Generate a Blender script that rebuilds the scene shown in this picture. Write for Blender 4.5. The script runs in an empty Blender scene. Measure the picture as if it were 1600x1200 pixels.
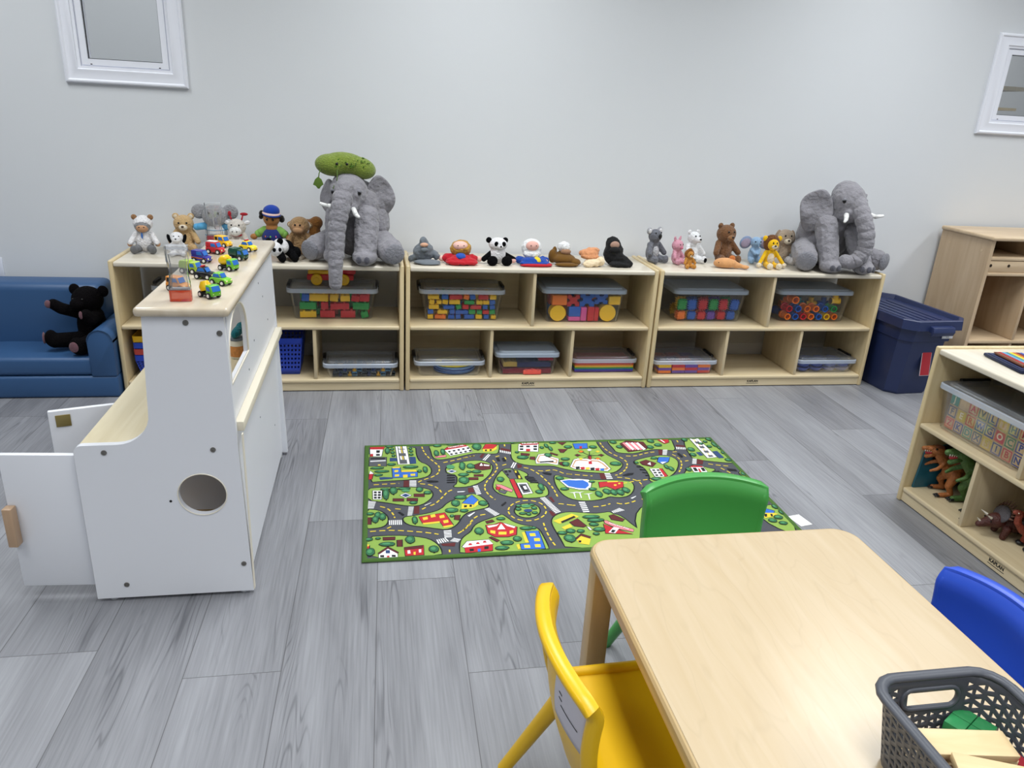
import bpy, bmesh, math, random
from mathutils import Vector, Matrix, Euler
random.seed(7)
PI = math.pi
S = bpy.context.scene
COL = S.collection
V = Vector

# ---------------------------------------------------------------- camera
cam_d = bpy.data.cameras.new('camera'); cam = bpy.data.objects.new('camera', cam_d); COL.objects.link(cam)
_r, _u, _f = V((0.98402, -0.16982, 0.05358)), V((0.0103, 0.3550, 0.9348)), V((0.1778, 0.9193, -0.3510))
_f.normalize(); _r = (_r - _f*_r.dot(_f)).normalized(); _u = _r.cross(_f)
mw = Matrix.Identity(4)
for i in range(3): mw[i][0], mw[i][1], mw[i][2] = _r[i], _u[i], -_f[i]
mw.translation = V((-0.1347, -3.3993, 1.3274)); cam.matrix_world = mw
cam_d.sensor_width = 36; cam_d.lens = 26.2355; cam_d.clip_start = .05
S.camera = cam

# ---------------------------------------------------------------- world, ceiling lights, exposure
wd = bpy.data.worlds.new('world'); S.world = wd; wd.use_nodes = True
wd.node_tree.nodes['Background'].inputs[0].default_value = (.75, .8, .85, 1)
wd.node_tree.nodes['Background'].inputs[1].default_value = .2
def area(name, loc, sx, sy, power, col=(.955, .985, 1)):
    l = bpy.data.lights.new(name, 'AREA'); l.shape = 'RECTANGLE'; l.size = sx; l.size_y = sy; l.energy = power; l.color = col
    o = bpy.data.objects.new(name, l); o.location = loc; COL.objects.link(o)
    return o
for x, k in ((-1.8, .85), (.3, 1.05), (2.4, 1.0), (4.5, .9)):
    for y, p in ((-.80, 24), (-2.9, 17), (-5.0, 20)):
        area('ceiling_lamp', (x, y, 2.72), .6, 1.2, p*k).data.spread = math.radians(140)
for x in (-3, -1.2, 1, 2.6, 4.6): area('other_room_lamp', (x, 1.5, 2.7), 1.0, .8, 10)
S.view_settings.view_transform = 'Standard'; S.view_settings.look = 'None'
S.view_settings.exposure = 0.17; S.view_settings.gamma = 1; S.view_settings.use_curve_mapping = False
S.cycles.transparent_max_bounces = 32; S.cycles.max_bounces = 8

# ---------------------------------------------------------------- materials
def lin(c):
    if isinstance(c, str): c = tuple(int(c[i:i+2], 16)/255 for i in (0, 2, 4))
    return tuple((x/12.92 if x <= .04045 else ((x+.055)/1.055)**2.4) for x in c[:3]) + (1,)
def newmat(name):
    m = bpy.data.materials.new(name); m.use_nodes = True
    nt = m.node_tree; b = nt.nodes['Principled BSDF']
    return m, nt, b
def nd(nt, t, **k):
    n = nt.nodes.new(t)
    for a, v in k.items():
        if a.startswith('i_'): n.inputs[int(a[2:])].default_value = v
        else: setattr(n, a, v)
    return n
_mc = {}
def pm(name, col, rough=.5, metal=0, bump=0, bscale=200, bdist=.004, bdet=3, var=0, vscale=8, sheen=0, coat=0, spec=.5, emis=None):
    """painted, plastic, fabric or metal surface; bump and slight colour variation from noise"""
    if name in _mc: return _mc[name]
    m, nt, b = newmat(name); _mc[name] = m
    c = lin(col); b.inputs['Base Color'].default_value = c; b.inputs['Roughness'].default_value = rough
    b.inputs['Metallic'].default_value = metal; b.inputs['Sheen Weight'].default_value = sheen; b.inputs['Coat Weight'].default_value = coat
    b.inputs['Specular IOR Level'].default_value = spec
    tc = nd(nt, 'ShaderNodeTexCoord')
    if var:
        n = nd(nt, 'ShaderNodeTexNoise'); n.inputs['Scale'].default_value = vscale; n.inputs['Detail'].default_value = 5
        nt.links.new(tc.outputs['Object'], n.inputs['Vector'])
        mx = nd(nt, 'ShaderNodeMix', data_type='RGBA'); mx.inputs[6].default_value = tuple(x*(1-var) for x in c[:3])+(1,); mx.inputs[7].default_value = tuple(min(1, x*(1+var)) for x in c[:3])+(1,)
        nt.links.new(n.outputs['Fac'], mx.inputs[0]); nt.links.new(mx.outputs[2], b.inputs['Base Color'])
    if bump:
        n2 = nd(nt, 'ShaderNodeTexNoise'); n2.inputs['Scale'].default_value = bscale; n2.inputs['Detail'].default_value = bdet
        nt.links.new(tc.outputs['Object'], n2.inputs['Vector'])
        bp = nd(nt, 'ShaderNodeBump'); bp.inputs['Strength'].default_value = bump; bp.inputs['Distance'].default_value = bdist
        nt.links.new(n2.outputs['Fac'], bp.inputs['Height']); nt.links.new(bp.outputs['Normal'], b.inputs['Normal'])
    return m
def plush(name, col, scale=130, bump=.9, var=.2, sheen=.25): return pm('plush_'+name, col, .95, bump=bump, bscale=scale, bdist=.010, bdet=6, var=var, vscale=60, sheen=sheen, spec=.08)
def fabric(name, col, **k): return pm('fabric_'+name, col, .9, bump=.35, bscale=500, var=.06, vscale=25, sheen=.2, spec=.15)
def plastic(name, col, rough=.35): return pm('plastic_'+name, col, rough)
def wood(name, c1, c2, axis=0, rough=.3, scale=3., stretch=14., coat=.1, rings=0):
    """light maple or birch: stretched noise along one axis"""
    if name in _mc: return _mc[name]
    m, nt, b = newmat(name); _mc[name] = m
    tc = nd(nt, 'ShaderNodeTexCoord'); mp = nd(nt, 'ShaderNodeMapping')
    sc = [scale*stretch]*3; sc[axis] = scale; mp.inputs['Scale'].default_value = sc
    nt.links.new(tc.outputs['Object'], mp.inputs['Vector'])
    n = nd(nt, 'ShaderNodeTexNoise'); n.inputs['Scale'].default_value = 1; n.inputs['Detail'].default_value = 6; n.inputs['Distortion'].default_value = .6
    nt.links.new(mp.outputs[0], n.inputs['Vector'])
    r = nd(nt, 'ShaderNodeValToRGB'); r.color_ramp.elements[0].position = .3; r.color_ramp.elements[1].position = .7
    r.color_ramp.elements[0].color = lin(c2); r.color_ramp.elements[1].color = lin(c1)
    nt.links.new(n.outputs['Fac'], r.inputs[0]); nt.links.new(r.outputs[0], b.inputs['Base Color'])
    if rings:                                                  # thin cathedral grain lines: contours of a slow stretched noise
        m2 = nd(nt, 'ShaderNodeMapping'); s2 = [5.]*3; s2[axis] = 1.3; m2.inputs['Scale'].default_value = s2; nt.links.new(tc.outputs['Object'], m2.inputs['Vector'])
        n2 = nd(nt, 'ShaderNodeTexNoise'); n2.inputs['Scale'].default_value = 1; n2.inputs['Detail'].default_value = 3; nt.links.new(m2.outputs[0], n2.inputs['Vector'])
        a1 = nd(nt, 'ShaderNodeMath', operation='MULTIPLY'); a1.inputs[1].default_value = 15.; nt.links.new(n2.outputs['Fac'], a1.inputs[0])
        a2 = nd(nt, 'ShaderNodeMath', operation='PINGPONG'); a2.inputs[1].default_value = .5; nt.links.new(a1.outputs[0], a2.inputs[0])
        a3 = nd(nt, 'ShaderNodeMapRange'); a3.inputs['From Min'].default_value = 0; a3.inputs['From Max'].default_value = .09; a3.inputs['To Min'].default_value = rings; a3.inputs['To Max'].default_value = 0; nt.links.new(a2.outputs[0], a3.inputs['Value'])
        mx = nd(nt, 'ShaderNodeMix', data_type='RGBA'); nt.links.new(a3.outputs[0], mx.inputs[0]); nt.links.new(r.outputs[0], mx.inputs[6]); mx.inputs[7].default_value = tuple(v*.55 for v in lin(c2)[:3])+(1,)
        nt.links.new(mx.outputs[2], b.inputs['Base Color'])
    b.inputs['Roughness'].default_value = rough; b.inputs['Coat Weight'].default_value = coat; b.inputs['Coat Roughness'].default_value = .25
    return m
def clear(name, tint, opac, rough=.08, gl=.22):
    """thin see-through plastic or glass: transparent + a little body colour + gloss"""
    if name in _mc: return _mc[name]
    m, nt, b = newmat(name); _mc[name] = m
    nt.nodes.remove(b); out = nt.nodes['Material Output']
    tr = nd(nt, 'ShaderNodeBsdfTransparent'); df = nd(nt, 'ShaderNodeBsdfDiffuse'); df.inputs[0].default_value = lin(tint)
    g = nd(nt, 'ShaderNodeBsdfGlossy'); g.inputs['Roughness'].default_value = rough
    lw = nd(nt, 'ShaderNodeFresnel'); lw.inputs[0].default_value = 1.45
    m1 = nd(nt, 'ShaderNodeMixShader'); m1.inputs[0].default_value = opac
    nt.links.new(tr.outputs[0], m1.inputs[1]); nt.links.new(df.outputs[0], m1.inputs[2])
    ml = nd(nt, 'ShaderNodeMath', operation='MULTIPLY_ADD'); ml.inputs[1].default_value = gl*3; ml.inputs[2].default_value = .0
    nt.links.new(lw.outputs[0], ml.inputs[0])
    m2 = nd(nt, 'ShaderNodeMixShader'); nt.links.new(ml.outputs[0], m2.inputs[0])
    nt.links.new(m1.outputs[0], m2.inputs[1]); nt.links.new(g.outputs[0], m2.inputs[2]); nt.links.new(m2.outputs[0], out.inputs[0])
    return m

BIRCH = wood('birch', 'd8c8a6', 'cdba95', 0, .3)
BIRCHV = wood('birch_upright', 'cfbe9c', 'c3b08c', 2, .35)
BIRCHE = wood('birch_edge', 'dcc9a0', 'cfba8e', 2, .35)
BIRCHT = wood('birch_top', 'e0d8c8', 'd5ccb9', 0, .2)
WHITE = pm('white_laminate', 'e4e6ec', .38)
WHITE_TRIM = pm('white_trim_paint', 'f3f5fd', .35)
SCREW = pm('screw_metal', '8d8a84', .35, 1)
BLACK = pm('black_plastic', '121214', .4)
EYE = pm('eye_black', '0a0a0a', .12)
WHITEP = pm('white_plush', 'f0eff0', .95, bump=.6, bscale=180, sheen=.3)

# ---------------------------------------------------------------- mesh building
class MB:
    """collects shapes into one mesh; mi = material slot of the shapes that follow"""
    def __init__(s): s.bm = bmesh.new(); s.mi = 0; s.n = 0
    def _fin(s):
        for f in s.bm.faces:
            if not f.tag: f.material_index = s.mi; f.tag = True
        return s
    def box(s, c, d, bev=0, rot=(0, 0, 0), seg=2):
        m = Matrix.Translation(c) @ Euler(rot).to_matrix().to_4x4() @ Matrix.Diagonal((d[0], d[1], d[2], 1))
        r = bmesh.ops.create_cube(s.bm, size=1, matrix=m)
        if bev:
            es = list({e for v in r['verts'] for e in v.link_edges})
            bmesh.ops.bevel(s.bm, geom=es, offset=min(bev, .49*min(d)), segments=seg, affect='EDGES', profile=.5)
        return s._fin()
    def b2(s, x0, x1, y0, y1, z0, z1, bev=0, seg=2):
        return s.box(((x0+x1)/2, (y0+y1)/2, (z0+z1)/2), (abs(x1-x0), abs(y1-y0), abs(z1-z0)), bev, seg=seg)
    def cone(s, p0, p1, r0, r1=None, n=16, caps=True):
        p0, p1 = V(p0), V(p1); d = p1-p0; r1 = r0 if r1 is None else r1
        m = Matrix.Translation((p0+p1)/2) @ d.to_track_quat('Z', 'Y').to_matrix().to_4x4()
        bmesh.ops.create_cone(s.bm, cap_ends=caps, segments=n, radius1=r0, radius2=r1, depth=d.length, matrix=m)
        return s._fin()
    def ell(s, c, r, rot=(0, 0, 0), n=16):
        if not hasattr(r, '__len__'): r = (r, r, r)
        m = Matrix.Translation(c) @ Euler(rot).to_matrix().to_4x4() @ Matrix.Diagonal((r[0], r[1], r[2], 1))
        bmesh.ops.create_uvsphere(s.bm, u_segments=n, v_segments=max(6, n*2//3), radius=1, matrix=m)
        return s._fin()
    def cap(s, p0, p1, r0, r1=None, n=12):
        r1 = r0 if r1 is None else r1
        s.ell(p0, r0, n=n); s.ell(p1, r1, n=n); return s.cone(p0, p1, r0, r1, n)
    def loft(s, loops, c0=True, c1=True, closed=True):
        vs = [[s.bm.verts.new(p) for p in l] for l in loops]
        for a, b in zip(vs, vs[1:]):
            n = len(a)
            for i in range(n if closed else n-1):
                j = (i+1) % n
                try: s.bm.faces.new((a[i], a[j], b[j], b[i]))
                except ValueError: pass
        if c0: s.bm.faces.new(vs[0][::-1])
        if c1: s.bm.faces.new(vs[-1])
        return s._fin()
    def sweep(s, path, prof, up=(0, 0, 1), caps=True, scale=None):
        path = [V(p) for p in path]; loops = []
        for i, p in enumerate(path):
            t = (path[min(i+1, len(path)-1)] - path[max(i-1, 0)]).normalized()
            u0 = V(up) if not callable(up) else V(up(i))
            sd = t.cross(u0)
            if sd.length < 1e-4: sd = t.cross(V((0, 1, .01)))
            sd.normalize(); u2 = sd.cross(t); k = scale[i] if scale else 1
            loops.append([p + sd*a*k + u2*b*k for a, b in prof])
        return s.loft(loops, caps, caps)
    def tube(s, path, r, n=10, up=(0, 0, 1)):
        rr = r if hasattr(r, '__len__') else [r]*len(path)
        return s.sweep(path, [(math.cos(2*PI*i/n), math.sin(2*PI*i/n)) for i in range(n)], up, True, rr)
    def prism(s, pts, plane, a0, a1, bev=0):
        f = {'xy': lambda p, a: (p[0], p[1], a), 'xz': lambda p, a: (p[0], a, p[1]), 'yz': lambda p, a: (a, p[0], p[1])}[plane]
        n0 = set(s.bm.verts) if bev else None
        s.loft([[f(p, a0) for p in pts], [f(p, a1) for p in pts]])
        if bev:
            vs = [v for v in s.bm.verts if v not in n0]
            bmesh.ops.bevel(s.bm, geom=list({e for v in vs for e in v.link_edges}), offset=bev, segments=2, affect='EDGES', profile=.5); s._fin()
        return s
    def lathe(s, prof, c=(0, 0, 0), n=20, rot=(0, 0, 0), c0=True, c1=True):
        m = Matrix.Translation(c) @ Euler(rot).to_matrix().to_4x4()
        return s.loft([[m @ V((r*math.cos(2*PI*i/n), r*math.sin(2*PI*i/n), z)) for i in range(n)] for r, z in prof], c0, c1)
    def build(s, name, mats, parent=None, ang=40, mods=()):
        bmesh.ops.recalc_face_normals(s.bm, faces=s.bm.faces)
        me = bpy.data.meshes.new(name); s.bm.to_mesh(me); s.bm.free()
        for m in (mats if isinstance(mats, (list, tuple)) else [mats]): me.materials.append(m)
        me.shade_smooth()
        if ang < 180: me.set_sharp_from_angle(angle=math.radians(ang))
        o = bpy.data.objects.new(name, me); COL.objects.link(o)
        if parent: o.parent = parent
        return o
def rrect(w, d, r, z, n=5, cx=0, cy=0):
    o = []
    for sx, sy, a in ((1, 1, 0), (-1, 1, 90), (-1, -1, 180), (1, -1, 270)):
        for i in range(n+1):
            t = math.radians(a+90*i/n); o.append((cx+sx*(w/2-r)+r*math.cos(t), cy+sy*(d/2-r)+r*math.sin(t), z))
    return o
def tag(o, label, cat, group=None, kind=None):
    if label: o['label'] = label
    if cat: o['category'] = cat
    if group: o['group'] = group
    if kind: o['kind'] = kind
    return o
def thing(name, label, cat, loc=(0, 0, 0), rz=0, group=None, rot=None):
    o = bpy.data.objects.new(name, None); o.empty_display_size = .05; COL.objects.link(o)
    o.location = loc; o.rotation_euler = rot or (0, 0, rz)
    return tag(o, label, cat, group)
def struct(o): o['kind'] = 'structure'; return o
def dup(root, loc=None, rz=None, label=None, group=None, mats=None):
    r = root.copy(); COL.objects.link(r)
    if loc is not None: r.location = loc
    if rz is not None: r.rotation_euler = (0, 0, rz)
    if label: r['label'] = label
    if group: r['group'] = group
    for ch in list(root.children):
        c = ch.copy(); COL.objects.link(c); c.parent = r
        for g in ch.children:
            d = g.copy(); COL.objects.link(d); d.parent = c
    return r
_tx = {}
def fused(name, prims, mat, parent=None, vox=.004, sm=6, wr=None):
    """one continuous soft surface grown from overlapping ellipsoids ('e') and capsules ('c')"""
    m = MB()
    for p in prims:
        if p[0] == 'e': m.ell(p[1], p[2], p[3] if len(p) > 3 else (0, 0, 0), 20)
        elif p[0] == 'c': m.cap(p[1], p[2], p[3], p[4] if len(p) > 4 else None)
        elif p[0] == 't': m.tube(p[1], p[2], 14, p[3] if len(p) > 3 else (1, 0, 0))
    o = m.build(name, mat, parent, 180)
    rm = o.modifiers.new('fuse', 'REMESH'); rm.mode = 'VOXEL'; rm.voxel_size = vox; rm.use_smooth_shade = True
    s2 = o.modifiers.new('soft', 'SMOOTH'); s2.iterations = sm; s2.factor = .5
    if wr:                                                     # soft folds in the cloth
        if wr[1] not in _tx: _tx[wr[1]] = bpy.data.textures.new('folds', 'CLOUDS'); _tx[wr[1]].noise_scale = wr[1]; _tx[wr[1]].noise_depth = 2
        d = o.modifiers.new('folds', 'DISPLACE'); d.texture = _tx[wr[1]]; d.strength = wr[0]; d.mid_level = .5; d.texture_coords = 'LOCAL'
    return o
def soft(name, prims, mat, parent=None):
    m = MB()
    for p in prims:
        if p[0] == 'e': m.ell(p[1], p[2], p[3] if len(p) > 3 else (0, 0, 0))
        elif p[0] == 'c': m.cap(p[1], p[2], p[3], p[4] if len(p) > 4 else None)
        elif p[0] == 't': m.tube(p[1], p[2], 10, p[3] if len(p) > 3 else (1, 0, 0))
    return m.build(name, mat, parent, 180)
def text(name, body, size, mat, parent, loc, rot, ext=.0004, bold=False):
    c = bpy.data.curves.new(name, 'FONT'); c.body = body; c.size = size; c.extrude = ext; c.align_x = 'CENTER'; c.align_y = 'CENTER'; c.resolution_u = 3
    if bold: c.offset = size*.025
    tmp = bpy.data.objects.new(name, c); COL.objects.link(tmp)
    me = bpy.data.meshes.new_from_object(tmp); bpy.data.objects.remove(tmp)
    me.materials.clear(); me.materials.append(mat); o = bpy.data.objects.new(name, me); COL.objects.link(o)
    o.parent = parent; o.location = loc; o.rotation_euler = rot
    return o

# ================================================================ the room
WY = .405
def floor_mat():
    m, nt, b = newmat('grey_oak_planks'); L = nt.links
    tc = nd(nt, 'ShaderNodeTexCoord'); sp = nd(nt, 'ShaderNodeSeparateXYZ'); L.new(tc.outputs['Object'], sp.inputs[0])
    def mt(op, a, b_=None, c=None):
        n = nd(nt, 'ShaderNodeMath', operation=op)
        for i, v in enumerate((a, b_, c)):
            if v is None: continue
            if isinstance(v, (int, float)): n.inputs[i].default_value = v
            else: L.new(v, n.inputs[i])
        return n.outputs[0]
    X, Y = sp.outputs[0], sp.outputs[1]
    PW, PL = .2275, 1.55
    xr = mt('MULTIPLY_ADD', Y, -.016, X)                     # the boards run very slightly askew to the wall
    row = mt('DIVIDE', mt('ADD', xr, .343), PW); rowi = mt('FLOOR', row); fx = mt('FRACT', row)
    off = mt('MULTIPLY', mt('FRACT', mt('MULTIPLY', rowi, .377)), PL)
    known = {0: -1.18, 1: -1.53, 3: -1.848, -1: -.325, 8: -.157, 7: -.84, 10: -.557, 9: -1.155, -6: -.243}
    for k, y in known.items():
        base = ((k*.377) % 1)*PL
        off = mt('MULTIPLY_ADD', mt('COMPARE', rowi, k, .4), (y % PL)-base, off)
    col = mt('DIVIDE', mt('SUBTRACT', Y, off), PL); coli = mt('FLOOR', col); fy = mt('FRACT', col)
    cb = nd(nt, 'ShaderNodeCombineXYZ'); L.new(rowi, cb.inputs[0]); L.new(coli, cb.inputs[1])
    wn = nd(nt, 'ShaderNodeTexWhiteNoise', noise_dimensions='2D'); L.new(cb.outputs[0], wn.inputs['Vector'])
    # grain coordinates, shifted per board
    sh = nd(nt, 'ShaderNodeVectorMath', operation='SCALE'); L.new(wn.outputs['Color'], sh.inputs[0]); sh.inputs['Scale'].default_value = 17
    ad = nd(nt, 'ShaderNodeVectorMath', operation='ADD'); L.new(tc.outputs['Object'], ad.inputs[0]); L.new(sh.outputs[0], ad.inputs[1])
    def noise(sc, s=1, det=6, dist=0):
        mp = nd(nt, 'ShaderNodeMapping'); mp.inputs['Scale'].default_value = sc; L.new(ad.outputs[0], mp.inputs[0])
        n = nd(nt, 'ShaderNodeTexNoise'); n.inputs['Scale'].default_value = s; n.inputs['Detail'].default_value = det; n.inputs['Distortion'].default_value = dist
        L.new(mp.outputs[0], n.inputs['Vector']); return n.outputs['Fac']
    big = noise((7, .9, 1), 1, 3, .4); fine = noise((170, 5, 1), 1, 4); 
    mp = nd(nt, 'ShaderNodeMapping'); mp.inputs['Scale'].default_value = (8, .55, 1); L.new(ad.outputs[0], mp.inputs[0])
    n0 = nd(nt, 'ShaderNodeTexNoise'); n0.inputs['Scale'].default_value = 1; n0.inputs['Detail'].default_value = 2.5; L.new(mp.outputs[0], n0.inputs['Vector'])
    ring = mt('SINE', mt('MULTIPLY', n0.outputs['Fac'], 190.)); rm = noise((6, .8, 1), 1.2, 2)
    ring = mt('MULTIPLY', ring, mt('MINIMUM', 1, mt('MAXIMUM', 0, mt('MULTIPLY', mt('SUBTRACT', rm, .44), 6.))))
    v = mt('MULTIPLY_ADD', big, .52, mt('MULTIPLY', wn.outputs['Value'], .16))
    v = mt('ADD', v, -.005); v = mt('MULTIPLY_ADD', fine, .34, v); v = mt('SUBTRACT', v, mt('MULTIPLY', mt('POWER', mt('MAXIMUM', ring, 0), 4.), .15))
    r = nd(nt, 'ShaderNodeValToRGB'); e = r.color_ramp.elements
    e[0].position = .22; e[0].color = lin('5d5e63'); e[1].position = .78; e[1].color = lin('a5a7ac'); e2 = e.new(.48); e2.color = lin('86878c')
    L.new(v, r.inputs[0])
    ex = mt('MINIMUM', fx, mt('SUBTRACT', 1, fx)); ey = mt('MINIMUM', fy, mt('SUBTRACT', 1, fy))
    gx = mt('LESS_THAN', mt('MULTIPLY', ex, PW), .0011); gy = mt('LESS_THAN', mt('MULTIPLY', ey, PL), .0011)
    g = mt('MAXIMUM', gx, gy)
    mx = nd(nt, 'ShaderNodeMix', data_type='RGBA'); L.new(mt('MULTIPLY', g, .75), mx.inputs[0]); L.new(r.outputs[0], mx.inputs[6]); mx.inputs[7].default_value = lin('4a494b')
    L.new(mx.outputs[2], b.inputs['Base Color'])
    b.inputs['Roughness'].default_value = .42; b.inputs['Specular IOR Level'].default_value = .4
    bp = nd(nt, 'ShaderNodeBump'); bp.inputs['Strength'].default_value = .25; bp.inputs['Distance'].default_value = .002
    L.new(mt('SUBTRACT', fine, g), bp.inputs['Height']); L.new(bp.outputs[0], b.inputs['Normal'])
    return m
WALL = pm('wall_paint', 'dfe2e5', .6, bump=.05, bscale=250)
CEIL = pm('ceiling_paint', 'e8e8e6', .8)
RX0, RX1, RY0, CH = -4.5, 6.2, -8.0, 2.75
struct(MB().b2(RX0, RX1, RY0, WY+.12, -.1, 0).build('floor', floor_mat()))
struct(MB().b2(RX0, RX1, RY0, WY+.12, CH, CH+.1).build('ceiling', CEIL))
struct(MB().b2(RX0-.1, RX0, RY0, WY+.12, 0, CH).build('wall_left', WALL))
struct(MB().b2(RX1, RX1+.1, RY0, WY+.12, 0, CH).build('wall_right', WALL))
struct(MB().b2(RX0-.1, RX1+.1, RY0-.1, RY0, 0, CH).build('wall_front', WALL))
W1, W2 = (-1.458, -.9525), (3.087, 3.592); WZ0, WZ1 = 1.312, 1.812; CW_ = .070
m = MB(); t = .12; ho = CW_-.012
m.b2(RX0, RX1, WY, WY+t, 0, WZ0+ho); m.b2(RX0, RX1, WY, WY+t, WZ1-ho, CH)
for a, b in ((RX0, W1[0]+ho), (W1[1]-ho, W2[0]+ho), (W2[1]-ho, RX1)): m.b2(a, b, WY, WY+t, WZ0+ho, WZ1-ho)
struct(m.build('wall_back', WALL))
m = MB(); m.prism([(WY-.014, .0), (WY, 0), (WY, .115), (WY-.006, .115), (WY-.009, .1), (WY-.014, .09)], 'yz', RX0, RX1)
struct(m.build('baseboard_back', WHITE_TRIM))
GLASS = clear('window_glass', 'e8f0f0', .02, .02, .3)
def window(name, wx):
    root = struct(thing(name, None, None, ((wx[0]+wx[1])/2, WY, WZ0)))
    w, h = (wx[1]-wx[0])/2, WZ1-WZ0
    def ringloft(mb, prof):
        mb.loft([[(-w+i, -d, i), (w-i, -d, i), (w-i, -d, h-i), (-w+i, -d, h-i)] for i, d in prof], False, False)
    c = MB(); ringloft(c, [(0, .0005), (.0, .012), (.006, .017), (.012, .018), (.018, .013), (.03, .012), (.05, .019), (.057, .020), (.06, .015), (CW_, .014), (CW_, .0005)]); c.build('casing', WHITE_TRIM, root, 25)
    c = MB(); ringloft(c, [(CW_-.011, .0005), (CW_-.002, .004), (CW_+.004, .004), (CW_+.006, .009), (CW_+.030, .009), (CW_+.031, -.008), (CW_-.011, -.008)]); c.build('sash_frame', WHITE_TRIM, root, 25)
    c = MB(); ringloft(c, [(CW_-.011, -.009), (CW_+.004, -.012), (CW_+.004, -.124), (CW_-.011, -.124)]); c.build('jamb_liner', WHITE_TRIM, root, 25)
    c = MB(); c.b2(-w+CW_+.026, w-CW_-.026, .002, .006, CW_+.026, h-CW_-.026); c.build('glass_pane', GLASS, root)
    c = MB(); ringloft(c, [(CW_+.0295, -.0001), (CW_+.033, -.0001), (CW_+.033, -.008), (CW_+.0295, -.008)]); c.build('gasket', pm('gasket', '2c2e32', .6), root)
    for x in (-w+CW_+.043, w-CW_-.043):
        c = MB(); c.box((x, -.0095, CW_+.009), (.008, .002, .004), .001); c.build('weep_hole', BLACK, root)
window('window_1', W1); window('window_2', W2)
# the next room seen through the panes
struct(MB().b2(RX0, RX1+1.5, 2.5, 2.6, 0, CH).build('wall_next_room', WALL))
struct(MB().b2(RX0, RX1+1.5, WY+.12, 2.6, -.1, 0).build('floor_next_room', pm('next_floor', '8d8c8e', .5)))
struct(MB().b2(RX0, RX1+1.5, WY+.12, 2.6, CH, CH+.1).build('ceiling_next_room', CEIL))
for x in (RX0-.1, RX1+1.5): struct(MB().b2(x, x+.1, WY, 2.6, 0, CH).build('wall_next_room_side', WALL))
t = thing('bookcase', 'tall wooden bookcase seen through the small window above the cubby unit', 'bookcase', (4.2, 1.70, 0))
bw = wood('bookcase_wood', 'b3a892', 'a29780', 2, .5)
for x in (0, .285): MB().b2(x-.3, x-.272, 0, .3, 0, 1.635).build('side_panel', BIRCHE, t)
MB().b2(-.3, .313, .001, .3, 1.61, 1.637).build('top_panel', bw, t); MB().b2(-.27, .284, .28, .295, 0, 1.61).build('back_panel', pm('bookcase_back', '8d8474', .6), t)
for z in (.1, .6, 1.05, 1.475): MB().b2(-.272, .285, .004, .28, z, z+.018).build('shelf', BIRCHE, t)

# wall outlet above the sofa
t = thing('wall_outlet', 'white electrical outlet plate on the wall above the blue sofa', 'outlet', (-1.885, WY, .472))
MB().box((0, -.003, 0), (.078, .006, .118), .002).build('cover_plate', pm('outlet_plate', 'e4e8f2', .3), t)
for z in (-.025, .025):
    o = MB().cone((0, -.0062, z), (0, -.0085, z), .017, n=20).build('socket', pm('outlet_socket', 'dfe3ec', .3), t)
    MB().box((-.006, -.0087, z), (.002, .001, .008)).box((.006, -.0087, z), (.002, .001, .007)).build('slot', BLACK, o)

# ================================================================ toy storage shelf units
CLEARBACK = clear('clear_back', 'b8ad98', .30, .12, .1)
D_, H_ = .375, .611
def shelf_unit(label, W, loc, rz, up, low, back, group='birch storage shelf units', logo=None):
    r = thing('shelf_unit', label, 'shelf', loc, rz, group)
    t = .020
    for x in (0, W-t): MB().b2(x, x+t, 0, D_, 0, H_, .006, 3).build('side_panel', BIRCHE, r)
    MB().b2(t, W-t, .002, D_-.004, .584, .605, .006, 3).build('top_panel', BIRCHT, r)
    MB().b2(t, W-t, .002, D_-.012, .304, .323, .006, 3).build('shelf_board', BIRCH, r)
    MB().b2(t, W-t, .002, D_-.012, .042, .061, .006, 3).build('bottom_panel', BIRCH, r)
    MB().b2(t, W-t, .008, .026, .005, .0415).build('toe_board', BIRCH, r)
    for x in up: MB().b2(x-.008, x+.008, .008, D_-.012, .3235, .5835, .003).build('divider', BIRCHV, r)
    for x in low: MB().b2(x-.008, x+.008, .008, D_-.012, .0615, .3035, .003).build('divider', BIRCHV, r)
    if back == 'wood': MB().b2(t, W-t, D_-.011, D_-.005, .03, .583).build('back_panel', BIRCH, r)
    else: MB().b2(t, W-t, D_-.011, D_-.008, .03, .583).build('clear_back_panel', CLEARBACK, r)['label'] = 'clear see-through back panel'
    if logo:
        text('lettering', 'KAPLAN', .0165, BLACK, r, (logo, .0076, .029), (PI/2, 0, 0), .0004, True)
        MB().b2(logo-.034, logo+.034, .0070, .008, .0165, .0180).build('lettering_line', BLACK, r)
    for x in (.10, W-.10):
        pass
    return r
shelf_unit('birch shelf unit by the sofa and play kitchen, holding the basket stack', 1.2535, (-1.2615, 0, 0), 0, (), (.425, .843), 'clear')
shelf_unit('middle birch shelf unit with a row of hand puppets on top', 1.22, (0, 0, 0), 0, (.607,), (.413, .816), 'wood', logo=.605)
shelf_unit('birch shelf unit beside the navy tote with one empty lower compartment', 1.22, (1.2278, 0, 0), 0, (1.841-1.2278,), (1.633-1.2278, 2.045-1.2278), 'clear', logo=1.812-1.2278)
shelf_unit('birch shelf unit facing the table, holding alphabet blocks and dinosaurs', 1.22, (1.806, -1.185, 0), -PI/2, (.458,), (.302, .72), 'wood', logo=.483)

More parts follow.
